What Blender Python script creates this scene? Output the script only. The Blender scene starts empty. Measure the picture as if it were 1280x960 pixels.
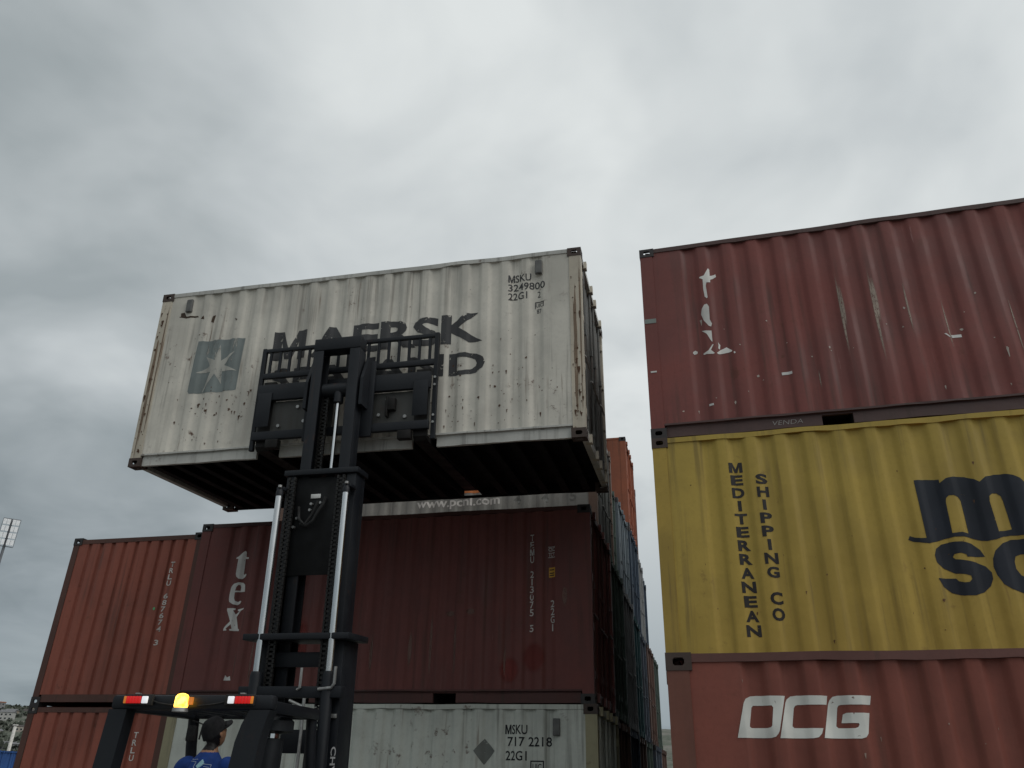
import bpy, bmesh, math, random
from mathutils import Vector, Matrix, noise
from mathutils.geometry import tessellate_polygon

sc = bpy.context.scene
col = sc.collection
R = math.radians

# ------------------------------------------------------------------ camera
PITCH, ROLL, CAM_H = 0.46507, 0.02232, 1.742
cam_d = bpy.data.cameras.new('camera'); cam = bpy.data.objects.new('camera', cam_d); col.objects.link(cam)
fwd = Vector((0, math.cos(PITCH), math.sin(PITCH))); up0 = Vector((0, -math.sin(PITCH), math.cos(PITCH))); r0 = Vector((1, 0, 0))
rt = r0*math.cos(ROLL) + up0*math.sin(ROLL); up = -r0*math.sin(ROLL) + up0*math.cos(ROLL)
cam.matrix_world = Matrix(((rt.x, up.x, -fwd.x, 0), (rt.y, up.y, -fwd.y, 0), (rt.z, up.z, -fwd.z, CAM_H), (0, 0, 0, 1)))
cam_d.sensor_width = 36; cam_d.lens = 36*981.26/1280; cam_d.clip_start = .05; cam_d.clip_end = 5000
sc.camera = cam

# ------------------------------------------------------------------ overcast sky
SUN_EL, SUN_AZ = R(46), R(122)          # azimuth clockwise from +Y: behind the camera, to the right
world = bpy.data.worlds.new('World'); sc.world = world; world.use_nodes = True
wn, wl = world.node_tree.nodes, world.node_tree.links; wn.clear()
def N(t, **k):
    n = wn.new(t)
    for a, b in k.items(): setattr(n, a, b)
    return n
w_out = N('ShaderNodeOutputWorld'); bg = N('ShaderNodeBackground'); wl.new(bg.outputs[0], w_out.inputs[0])
bg.inputs[1].default_value = 0.1
sky = N('ShaderNodeTexSky', sky_type='NISHITA', sun_disc=False, sun_elevation=SUN_EL, sun_rotation=SUN_AZ)
tc = N('ShaderNodeTexCoord'); sep = N('ShaderNodeSeparateXYZ'); wl.new(tc.outputs['Generated'], sep.inputs[0])
def M(op, a, b=None, clamp=False):
    n = N('ShaderNodeMath', operation=op, use_clamp=clamp)
    for i, v in enumerate((a, b)):
        if v is None: continue
        if isinstance(v, (int, float)): n.inputs[i].default_value = v
        else: wl.new(v, n.inputs[i])
    return n.outputs[0]
zz = M('ADD', M('MAXIMUM', sep.outputs[2], 0.0), 0.22)
cx = M('DIVIDE', sep.outputs[0], zz); cy = M('DIVIDE', sep.outputs[1], zz)
cmb = N('ShaderNodeCombineXYZ'); wl.new(cx, cmb.inputs[0]); wl.new(cy, cmb.inputs[1])
def cloud(scale, detail, rough, off, dist=0.0):
    mp = N('ShaderNodeMapping'); mp.inputs['Location'].default_value = off; wl.new(cmb.outputs[0], mp.inputs[0])
    nz = N('ShaderNodeTexNoise'); nz.inputs['Scale'].default_value = scale; nz.inputs['Detail'].default_value = detail
    nz.inputs['Roughness'].default_value = rough; nz.inputs['Distortion'].default_value = dist
    wl.new(mp.outputs[0], nz.inputs['Vector']); return nz.outputs['Fac']
c1 = cloud(0.95, 2, .5, (9.60, 3.90, 2.2), .3)
c2 = cloud(2.4, 4, .5, (5.1, 2.4, 0.7), .4)
c3 = cloud(6.5, 5, .55, (1.7, 8.2, 2.9), .5)
cm = M('ADD', M('ADD', M('MULTIPLY', c1, .56), M('MULTIPLY', c2, .40)), M('MULTIPLY', c3, .06))
# the cloud deck is thicker towards the left (west) and thinner to the right
cm = M('ADD', cm, M('MULTIPLY', sep.outputs[0], .16))
ramp = N('ShaderNodeValToRGB'); wl.new(cm, ramp.inputs[0])
e = ramp.color_ramp.elements
e[0].position = .33; e[0].color = (3.5, 3.9, 4.0, 1)
e[1].position = .575; e[1].color = (7.75, 8.08, 8.02, 1)
x = ramp.color_ramp.elements.new(.455); x.color = (5.6, 5.98, 6.08, 1)
mix = N('ShaderNodeMix', data_type='RGBA'); mix.inputs[0].default_value = .93
wl.new(sky.outputs[0], mix.inputs[6]); wl.new(ramp.outputs[0], mix.inputs[7])
# deeper, bluer cloud towards the horizon, as any thick overcast has
hz = N('ShaderNodeMapRange', interpolation_type='SMOOTHSTEP'); wl.new(sep.outputs[2], hz.inputs[0])
hz.inputs[1].default_value = -.05; hz.inputs[2].default_value = .50; hz.inputs[3].default_value = 0.0; hz.inputs[4].default_value = 1.0
tint = N('ShaderNodeMix', data_type='RGBA'); wl.new(hz.outputs[0], tint.inputs[0]); tint.inputs[6].default_value = (.34, .39, .43, 1); tint.inputs[7].default_value = (1, 1, 1, 1)
sca = N('ShaderNodeVectorMath', operation='MULTIPLY'); wl.new(mix.outputs[2], sca.inputs[0]); wl.new(tint.outputs[2], sca.inputs[1])
wl.new(sca.outputs[0], bg.inputs[0])

sun_d = bpy.data.lights.new('sun', 'SUN'); sun_d.energy = 1.0; sun_d.angle = R(42); sun_d.color = (1, .975, .94)
sun = bpy.data.objects.new('sun', sun_d); col.objects.link(sun)
sd = Vector((math.sin(SUN_AZ)*math.cos(SUN_EL), math.cos(SUN_AZ)*math.cos(SUN_EL), math.sin(SUN_EL)))
sun.rotation_euler = sd.to_track_quat('Z', 'Y').to_euler()
vs = sc.view_settings; vs.view_transform = 'Standard'; vs.look = 'None'; vs.exposure = 0.0; vs.gamma = 1; vs.use_curve_mapping = False

# ------------------------------------------------------------------ frames measured for the place
L, WD, H = 6.058, 2.438, 2.591
def frame(o, yaw, tilt=0.0):
    c, s, ct, st = math.cos(yaw), math.sin(yaw), math.cos(tilt), math.sin(tilt)
    a = Vector((c, s, 0)); b = Vector((-s*ct, c*ct, -st)); w = Vector((-s*st, c*st, ct))
    return Matrix(((a.x, b.x, w.x, o[0]), (a.y, b.y, w.y, o[1]), (a.z, b.z, w.z, o[2]), (0, 0, 0, 1)))
T_YAW, W_YAW, K_YAW = -0.23975, -0.22808, -0.27282
FT = frame((1.12389, 10.53063, 0), T_YAW)               # left block: ground point under the front right corner
FW = frame((0.87686, 8.38195, 5.29104), W_YAW, -0.05629)  # lifted container, tipped back by the mast
FG = frame((0.87686, 8.38195, 0), W_YAW)
FK = frame((1.57738, 8.14892, 0), K_YAW)               # right block: ground point under the front left corner

# ------------------------------------------------------------------ mesh helpers
def V3(M_, p): return M_ @ Vector(p)
class MB:
    def __init__(s): s.v = []; s.f = []
    def add(s, vs_, fs): n = len(s.v); s.v += [tuple(p) for p in vs_]; s.f += [tuple(i+n for i in q) for q in fs]; return s
    def box(s, x0, x1, y0, y1, z0, z1):
        return s.add([(x0,y0,z0),(x1,y0,z0),(x1,y1,z0),(x0,y1,z0),(x0,y0,z1),(x1,y0,z1),(x1,y1,z1),(x0,y1,z1)],
                     [(0,3,2,1),(4,5,6,7),(0,1,5,4),(1,2,6,5),(2,3,7,6),(3,0,4,7)])
    def bbox(s, x0, x1, y0, y1, z0, z1, b=.01):           # box with bevelled edges
        bm = bmesh.new(); bmesh.ops.create_cube(bm, size=1)
        for v in bm.verts: v.co = Vector(((x0+x1)/2+v.co.x*(x1-x0), (y0+y1)/2+v.co.y*(y1-y0), (z0+z1)/2+v.co.z*(z1-z0)))
        bmesh.ops.bevel(bm, geom=bm.edges[:], offset=b, segments=2, affect='EDGES', profile=.5)
        bm.verts.index_update(); s.add([v.co for v in bm.verts], [[v.index for v in f.verts] for f in bm.faces]); bm.free(); return s
    def wavy(s, x0, x1, y0, y1, z0, z1, sd_, amp, n=26):      # long bar knocked slightly out of true
        b = len(s.v)
        for i in range(n+1):
            x = x0+(x1-x0)*i/n; e = amp*min(1, 6*i/n, 6*(n-i)/n); dy = e*noise.noise((x*1.3+sd_, 2., sd_)); dz = e*noise.noise((x*1.7, sd_, 5.)); d2 = .5*e*noise.noise((x*4.1, sd_+3, 1.))
            s.v += [(x, y0+dy+d2, z0+dz-d2), (x, y1+dy, z0+dz), (x, y1+dy, z1+dz*.5), (x, y0+dy, z1+dz*.5)]
        for i in range(n):
            for k in range(4): s.f.append((b+i*4+k, b+i*4+(k+1) % 4, b+i*4+4+(k+1) % 4, b+i*4+4+k))
        s.f += [(b, b+1, b+2, b+3), tuple(b+n*4+k for k in range(4))]; return s
    def tube(s, pts, r, n=10, caps=True):
        pts = [Vector(p) for p in pts]; rr = r if isinstance(r, (list, tuple)) else [r]*len(pts); base = len(s.v); prev = None
        for i, p in enumerate(pts):
            d = (pts[min(i+1, len(pts)-1)] - pts[max(i-1, 0)]).normalized()
            a = d.orthogonal().normalized() if prev is None else (prev - d*prev.dot(d)).normalized()
            prev = a; b = d.cross(a)
            for k in range(n):
                t = 2*math.pi*k/n; s.v.append(tuple(p + (a*math.cos(t)+b*math.sin(t))*rr[i]))
        for i in range(len(pts)-1):
            for k in range(n):
                s.f.append((base+i*n+k, base+i*n+(k+1)%n, base+(i+1)*n+(k+1)%n, base+(i+1)*n+k))
        if caps:
            s.f.append(tuple(base+k for k in range(n))[::-1]); s.f.append(tuple(base+(len(pts)-1)*n+k for k in range(n)))
        return s
    def prism(s, poly, y0, y1):                            # (x,z) outline extruded in y
        n = len(poly); s.add([(x, y0, z) for x, z in poly]+[(x, y1, z) for x, z in poly],
            [tuple(range(n)), tuple(range(2*n-1, n-1, -1))]+[(i, (i+n), (i+1)%n+n, (i+1)%n) for i in range(n)]); return s
    def prismx(s, poly, x0, x1):                           # (y,z) outline extruded in x
        n = len(poly); s.add([(x0, y, z) for y, z in poly]+[(x1, y, z) for y, z in poly],
            [tuple(range(n))[::-1], tuple(range(n, 2*n))]+[(i, (i+1)%n, (i+1)%n+n, i+n) for i in range(n)]); return s
    def mesh(s, name, smooth=False):
        m = bpy.data.meshes.new(name); m.from_pydata(s.v, [], s.f); m.validate()
        bm = bmesh.new(); bm.from_mesh(m); bmesh.ops.recalc_face_normals(bm, faces=bm.faces); bm.to_mesh(m); bm.free()
        if smooth is True: m.shade_smooth()
        elif smooth: m.shade_smooth(); m.set_sharp_from_angle(angle=R(smooth))
        m.update(); return m

def put(name, mesh, mat, parent=None, mw=None, loc=None):
    o = bpy.data.objects.new(name, mesh); col.objects.link(o)
    if mat is not None:
        if len(mesh.materials) == 0: mesh.materials.append(None)
        o.material_slots[0].link = 'OBJECT'; o.material_slots[0].material = mat
    if parent: o.parent = parent
    if mw is not None: o.matrix_local = mw
    if loc is not None: o.location = loc
    return o
def empty(name, mw, label, cat, group=None):
    o = bpy.data.objects.new(name, None); col.objects.link(o); o.matrix_world = mw; o.empty_display_size = .3
    return tag(o, label, cat, group)
def tag(o, label, cat, group=None):
    o['label'] = label; o['category'] = cat
    if group: o['group'] = group
    return o

# ------------------------------------------------------------------ materials
def nodes(name):
    m = bpy.data.materials.new(name); m.use_nodes = True; nt = m.node_tree; nt.nodes.clear()
    out = nt.nodes.new('ShaderNodeOutputMaterial'); p = nt.nodes.new('ShaderNodeBsdfPrincipled'); nt.links.new(p.outputs[0], out.inputs[0])
    return m, nt, p, out
def nz(nt, vec, scale, detail=4, rough=.55, off=(0,0,0), sc3=(1,1,1), dist=0):
    mp = nt.nodes.new('ShaderNodeMapping'); mp.inputs['Location'].default_value = off; mp.inputs['Scale'].default_value = sc3
    nt.links.new(vec, mp.inputs[0]); t = nt.nodes.new('ShaderNodeTexNoise'); t.inputs['Scale'].default_value = scale
    t.inputs['Detail'].default_value = detail; t.inputs['Roughness'].default_value = rough; t.inputs['Distortion'].default_value = dist
    nt.links.new(mp.outputs[0], t.inputs['Vector']); return t.outputs['Fac']
def rng(nt, v, a, b, c=0., d=1.):
    n = nt.nodes.new('ShaderNodeMapRange'); n.interpolation_type = 'SMOOTHSTEP'; nt.links.new(v, n.inputs[0])
    for i, q in enumerate((a, b, c, d)): n.inputs[i+1].default_value = q
    return n.outputs[0]
def mul(nt, a, b):
    n = nt.nodes.new('ShaderNodeMath'); n.operation = 'MULTIPLY'
    for i, v in enumerate((a, b)):
        if isinstance(v, (int, float)): n.inputs[i].default_value = v
        else: nt.links.new(v, n.inputs[i])
    return n.outputs[0]
def mixc(nt, f, a, b):
    n = nt.nodes.new('ShaderNodeMix'); n.data_type = 'RGBA'
    for i, v in ((0, f), (6, a), (7, b)):
        if isinstance(v, (int, float)): n.inputs[i].default_value = v
        elif isinstance(v, tuple): n.inputs[i].default_value = (*v[:3], 1)
        else: nt.links.new(v, n.inputs[i])
    return n.outputs[2]
RUST = (.085, .034, .016)
def paint(name, base, fade=None, rust=.5, streak=.5, spots=.5, rough=.55, seed=0, scuff=0., dirt=(.045, .036, .028)):
    """weathered steel paint: sun-faded patches, dirt runs, rust blooms with drips, pale scuffs"""
    m, nt, p, out = nodes(name); tcn = nt.nodes.new('ShaderNodeTexCoord'); v = tcn.outputs['Object']; o = (seed*3.7, seed*1.3, seed*2.1)
    big = nz(nt, v, 1.1, 5, .6, o); fine = nz(nt, v, 26, 6, .65, o)
    fade = fade or tuple(min(1, c*1.22+.012) for c in base); dark = tuple(c*.74 for c in base)
    c = mixc(nt, rng(nt, big, .34, .66), dark, fade); c = mixc(nt, .45, c, base)
    c = mixc(nt, mul(nt, rng(nt, fine, .45, .75), .28), c, dark)
    run = nz(nt, v, 1., 6, .6, o, (13, 13, .42)); wide = nz(nt, v, .8, 3, .5, (o[0]+9, o[1], o[2]))
    c = mixc(nt, mul(nt, mul(nt, rng(nt, run, .50, .70), rng(nt, wide, .34, .62)), streak), c, dirt)
    bl = nz(nt, v, 5.2, 9, .68, (o[0]+4, o[1]+2, o[2])); zone = nz(nt, v, .9, 3, .5, (o[0], o[1]+7, o[2]+3))
    rm = mul(nt, rng(nt, bl, .60-.02*spots, .67), rng(nt, zone, .44, .66)); rm = mul(nt, rm, spots)
    drip = nz(nt, v, 1., 5, .6, (o[0]+6, o[1], o[2]), (19, 19, .9))
    dm = mul(nt, mul(nt, rng(nt, drip, .58, .74), rng(nt, zone, .46, .7)), rust)
    c = mixc(nt, dm, c, (.13, .062, .028)); c = mixc(nt, rm, c, RUST)
    if scuff:
        sf = nz(nt, v, 1., 8, .7, (o[0], o[1]+5, o[2]), (24, 24, 1.6)); sz = nz(nt, v, 1.3, 2, .5, (o[0]+2, o[1]+5, o[2]))
        c = mixc(nt, mul(nt, mul(nt, rng(nt, sf, .62, .74), rng(nt, sz, .52, .68)), scuff), c, tuple(min(1, q*1.4+.16) for q in base))
    nt.links.new(c, p.inputs['Base Color'])
    nt.links.new(rng(nt, big, .3, .7, rough-.1, min(1, rough+.22)), p.inputs['Roughness'])
    p.inputs['Specular IOR Level'].default_value = .35
    bp = nt.nodes.new('ShaderNodeBump'); bp.inputs['Strength'].default_value = .22; bp.inputs['Distance'].default_value = .01
    nt.links.new(nz(nt, v, 9, 6, .6, o), bp.inputs['Height']); nt.links.new(bp.outputs[0], p.inputs['Normal'])
    return m
def printing(name, c, wear=.3, scale=14, seed=0, stretch=1., opacity=1., soft=.08, fade=False):
    """painted lettering with flaked-off patches"""
    m, nt, p, out = nodes(name); tcn = nt.nodes.new('ShaderNodeTexCoord'); v = tcn.outputs['Object']
    n1 = nz(nt, v, scale, 8, .68, (seed, seed*2, 0), (1, 1, stretch)); n2 = nz(nt, v, 2.3, 4, .5, (seed+3, 0, seed))
    cc = mixc(nt, rng(nt, n2, .3, .7), tuple(q*.78 for q in c), tuple(min(1, q*1.12) for q in c)); nt.links.new(cc, p.inputs['Base Color'])
    p.inputs['Roughness'].default_value = .6; p.inputs['Specular IOR Level'].default_value = .3
    if wear > 0:
        t = nt.nodes.new('ShaderNodeBsdfTransparent'); mx = nt.nodes.new('ShaderNodeMixShader')
        fac = rng(nt, n1, .70-.4*wear, .70+soft-.4*wear, 1-opacity, 1.)
        if fade:                                     # soft outline: thins out towards the edge of the mark
            vm = nt.nodes.new('ShaderNodeVectorMath'); vm.operation = 'SUBTRACT'; nt.links.new(tcn.outputs['Generated'], vm.inputs[0]); vm.inputs[1].default_value = (.5, .5, .5)
            vs2 = nt.nodes.new('ShaderNodeVectorMath'); vs2.operation = 'MULTIPLY'; nt.links.new(vm.outputs[0], vs2.inputs[0]); vs2.inputs[1].default_value = (1, 0, 1)
            ln = nt.nodes.new('ShaderNodeVectorMath'); ln.operation = 'LENGTH'; nt.links.new(vs2.outputs[0], ln.inputs[0])
            mxm = nt.nodes.new('ShaderNodeMath'); mxm.operation = 'MAXIMUM'; nt.links.new(fac, mxm.inputs[0]); nt.links.new(rng(nt, ln.outputs['Value'], .12, .44), mxm.inputs[1]); fac = mxm.outputs[0]
        nt.links.new(fac, mx.inputs[0]); nt.links.new(p.outputs[0], mx.inputs[1]); nt.links.new(t.outputs[0], mx.inputs[2])
        nt.links.new(mx.outputs[0], out.inputs[0])
    return m
def plain(name, c, rough=.5, metal=0., var=.2, scale=8, emit=None, es=0, bump=.1, coat=0., spec=.5):
    m, nt, p, out = nodes(name); tcn = nt.nodes.new('ShaderNodeTexCoord'); v = tcn.outputs['Object']; n1 = nz(nt, v, scale, 6, .6)
    cc = mixc(nt, rng(nt, n1, .3, .7), tuple(q*(1-var) for q in c), tuple(min(1, q*(1+var)) for q in c)); nt.links.new(cc, p.inputs['Base Color'])
    nt.links.new(rng(nt, nz(nt, v, scale*.6, 5, .6, (3, 1, 2)), .3, .7, max(.03, rough-.12), min(1, rough+.15)), p.inputs['Roughness'])
    p.inputs['Metallic'].default_value = metal; p.inputs['Specular IOR Level'].default_value = spec
    if coat: p.inputs['Coat Weight'].default_value = coat
    if emit: p.inputs['Emission Color'].default_value = (*emit, 1); p.inputs['Emission Strength'].default_value = es
    if bump:
        bp = nt.nodes.new('ShaderNodeBump'); bp.inputs['Strength'].default_value = bump; bp.inputs['Distance'].default_value = .006
        nt.links.new(n1, bp.inputs['Height']); nt.links.new(bp.outputs[0], p.inputs['Normal'])
    return m

# ------------------------------------------------------------------ the setting: ground and far hillside
def ground_mat():
    m, nt, p, out = nodes('yard_concrete'); tcn = nt.nodes.new('ShaderNodeTexCoord'); v = tcn.outputs['Object']
    a = nz(nt, v, .35, 6, .6); b = nz(nt, v, 9, 8, .65); c = mixc(nt, rng(nt, a, .3, .7), (.10, .098, .09), (.19, .183, .168))
    c = mixc(nt, mul(nt, rng(nt, b, .5, .72), .5), c, (.06, .055, .05)); nt.links.new(c, p.inputs['Base Color']); p.inputs['Roughness'].default_value = .85
    bp = nt.nodes.new('ShaderNodeBump'); bp.inputs['Strength'].default_value = .3; nt.links.new(b, bp.inputs['Height']); nt.links.new(bp.outputs[0], p.inputs['Normal'])
    return m
g = put('ground', MB().add([(-2500,-2500,0),(2500,-2500,0),(2500,2500,0),(-2500,2500,0)], [(0,1,2,3)]).mesh('ground'), ground_mat()); g['kind'] = 'structure'

def hill_h(az, d):                 # height of the hillside at azimuth az (clockwise from +Y), distance d
    t = max(0, min(1, (d-320)/780)); t = t*t*(3-2*t)
    return -.6 + t*(57 + 9*noise.noise((az*5, d*.002, 1.)) + 3.5*noise.noise((az*21, d*.006, 4.)))
mb = MB(); na, nd = 90, 26; az0, az1 = R(-70), R(40)
for i in range(na+1):
    az = az0+(az1-az0)*i/na
    for j in range(nd+1):
        d = 300+ (1300-300)*j/nd; mb.v.append((math.sin(az)*d, math.cos(az)*d, hill_h(az, d)))
for i in range(na):
    for j in range(nd): a = i*(nd+1)+j; mb.f.append((a, a+1, a+nd+2, a+nd+1))
def hill_mat():
    m, nt, p, out = nodes('scrub_hillside'); tcn = nt.nodes.new('ShaderNodeTexCoord'); v = tcn.outputs['Object']
    a = nz(nt, v, .03, 8, .6); b = nz(nt, v, .25, 8, .65)
    c = mixc(nt, rng(nt, a, .4, .6), (.075, .085, .060), (.15, .14, .12)); c = mixc(nt, rng(nt, b, .5, .65), c, (.03, .045, .025))
    nt.links.new(c, p.inputs['Base Color']); p.inputs['Roughness'].default_value = .95; return m
h_ = put('hills', mb.mesh('hills', True), hill_mat()); h_['kind'] = 'structure'
# ------------------------------------------------------------------ shipping containers
class Wall:
    """one corrugated wall: s runs left to right for a viewer standing in front of it, z up"""
    def __init__(w, hw, z0, z1, pitch, depth, flat, place, amp=0., seed=0, rows=1, duty=(.26, .245, .25, .245)):
        w.hw, w.z0, w.z1, w.depth, w.place, w.amp, w.seed = hw, z0, z1, depth, place, amp, seed
        n = max(1, round((2*hw-2*flat)/pitch)); pt = (2*hw-2*flat)/n; ks = [(-hw, 0.)]
        f, sl, inn, sl2 = [d*pt for d in duty]; s = -hw+flat
        for k in range(n):
            a = s+k*pt
            for q in (0, .2, .5, .8, 1): ks.append((a+f/2+sl*q, q*q*(3-2*q)))
            for q in (0, .2, .5, .8, 1): ks.append((a+f/2+sl+inn+sl2*q, 1-q*q*(3-2*q)))
        ks.append((hw, 0.)); w.ks = ks; w.rows = [z0+(z1-z0)*i/rows for i in range(rows+1)]
    def inset(w, s, z):
        ks = w.ks; lo, hi = 0, len(ks)-1
        while hi-lo > 1:
            m = (lo+hi)//2
            if ks[m][0] <= s: lo = m
            else: hi = m
        a, b = ks[lo], ks[hi]; t = 0 if b[0] == a[0] else max(0, min(1, (s-a[0])/(b[0]-a[0]))); d = (a[1]+(b[1]-a[1])*t)*w.depth
        if w.amp:
            e = min(1, (s+w.hw)/.25, (w.hw-s)/.25, (z-w.z0)/.2, (w.z1-z)/.2); e = max(0, e)
            d += e*w.amp*(noise.noise((s*1.0+w.seed, z*1.1, w.seed))*1.0 + .45*noise.noise((s*2.7, z*2.2+w.seed, 3.)) + .2)
        return d
    def P(w, s, z, off=0.): return w.place(s, z, w.inset(s, z)-off)
    def mesh(w, name):
        mb = MB(); nr = len(w.rows)
        for s, _ in w.ks:
            for z in w.rows: mb.v.append(tuple(w.P(s, z)))
        for i in range(len(w.ks)-1):
            for j in range(nr-1): a = i*nr+j; mb.f.append((a, a+nr, a+nr+1, a+1))
        m = bpy.data.meshes.new(name); m.from_pydata(mb.v, [], mb.f); m.shade_smooth(); m.update(); return m
def pl_front(s, z, d): return (s, -WD/2+.016+d, z)
def pl_back(s, z, d): return (-s, WD/2-.016-d, z)
def pl_end(s, z, d): return (-L/2+.014+d, -s, z)
def pl_door(s, z, d): return (L/2-.055-d, s, z)

_c = {}
def cached(key, fn):
    if key not in _c: _c[key] = fn()
    return _c[key]
def casting_mesh():
    hs = Vector((.089, .081, .059)); mb = MB(); t = .026
    for ax in range(3):
        u, v = [(1, 2), (2, 0), (0, 1)][ax]; hole = {0: (.026, .036), 1: (.026, .040), 2: (.060, .032)}[ax]
        hole = {0: (.026, .036), 1: (.034, .026), 2: (.060, .032)}[ax] if ax != 1 else (.026, .040)
        for sg in (-1, 1):
            def pt(a, b, d):
                p = [0, 0, 0]; p[u] = a; p[v] = b; p[ax] = sg*(hs[ax]-d); return tuple(p)
            hu, hv = hole
            if ax == 1: hu, hv = .026, .040           # u = z, v = x
            if ax == 0: hu, hv = .036, .026           # u = y, v = z
            c = .5*min(hu, hv)
            rect = [(-hs[u], -hs[v]), (hs[u], -hs[v]), (hs[u], hs[v]), (-hs[u], hs[v])]
            oct_ = [(-hu+c, -hv), (hu-c, -hv), (hu, -hv+c), (hu, hv-c), (hu-c, hv), (-hu+c, hv), (-hu, hv-c), (-hu, -hv+c)]
            vs_ = [pt(a, b, 0) for a, b in rect]+[pt(a, b, 0) for a, b in oct_]+[pt(a, b, t) for a, b in oct_]
            fs = [(0,1,5,4),(1,2,7,6),(2,3,9,8),(3,0,11,10),(1,6,5),(2,8,7),(3,10,9),(0,4,11)]
            fs += [(4+k, 4+(k+1)%8, 12+(k+1)%8, 12+k) for k in range(8)]
            mb.add(vs_, fs)
    bm = bmesh.new(); m = bpy.data.meshes.new('corner_casting'); m.from_pydata(mb.v, [], mb.f); bm.from_mesh(m)
    bmesh.ops.remove_doubles(bm, verts=bm.verts, dist=1e-5); bmesh.ops.recalc_face_normals(bm, faces=bm.faces); bm.to_mesh(m); bm.free(); m.update(); return m
def post_mesh(sx, sy, h):
    x0, x1 = L/2-.006, L/2-.158; y0, y1 = WD/2-.006, WD/2-.115
    o = [(x0, y0), (x1, y0), (x1, y0-.045), (x0-.05, y0-.06), (x0-.05, y1), (x0, y1)]
    o = [(sx*a, sy*b) for a, b in o]; n = 6; z0, z1 = .116, h-.116
    return MB().add([(a, b, z0) for a, b in o]+[(a, b, z1) for a, b in o], [tuple(range(n)), tuple(range(n, 2*n))]+[(i, (i+1)%n, (i+1)%n+n, i+n) for i in range(n)]).mesh('corner_post')
def bottom_rail_mesh(sy, amp=0., sd_=0):
    mb = MB(); xs = [(-L/2+.178, -1.20), (-.885, .885), (1.20, L/2-.178)]; ya, yb = sorted((sy*(WD/2-.04), sy*(WD/2-.085)))
    for a, b in xs: mb.wavy(a, b, ya, yb, .0125, .128, sd_+a, amp, 14); pass
    yc, yd = sorted((sy*(WD/2-.008), sy*(WD/2-.085)))
    mb.wavy(-L/2+.16, L/2-.16, yc, yd, .150, .172, sd_+7, amp*.7, 40); mb.box(-L/2+.178, L/2-.178, *sorted((sy*(WD/2-.045), sy*(WD/2-.083))), .128, .150)
    if sy > 0:
        for c in (-1.0425, 1.0425): mb.box(c-.157, c+.157, ya, yb, .0125, .045)
    return mb.mesh('bottom_rail')
def roof_mesh(h):
    mb = MB(); n = 60; hw = L/2-.068
    for i in range(n+1):
        x = -hw+2*hw*i/n; z = h-.012-(.016 if i % 4 in (1, 2) else 0)
        mb.v += [(x, -WD/2+.067, z-.004), (x, 0, z), (x, WD/2-.067, z-.004)]
    for i in range(n):
        for j in range(2): a = i*3+j; mb.f.append((a, a+1, a+4, a+3))
    return mb.mesh('roof_panel')
def hinge_mesh(): return MB().bbox(-.045, .028, -.05, .05, -.055, .055, .012).mesh('hinge')
def keeper_mesh(): return MB().prismx([(-.045, -.05), (.045, -.05), (.03, .06), (-.03, .06)], -.05, .03).mesh('cam_keeper')
def rod_mesh(h): return MB().tube([(0, 0, .1), (0, 0, h-.08)], .017, 8).box(-.02, .02, -.03, .03, .34, .42).box(-.02, .02, -.03, .03, 1.5, 1.58).mesh('lock_rod', 40)
def handle_mesh(): return MB().tube([(0, 0, 0), (.012, .06, 0), (.012, .42, -.01)], .012, 6).mesh('handle')

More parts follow.
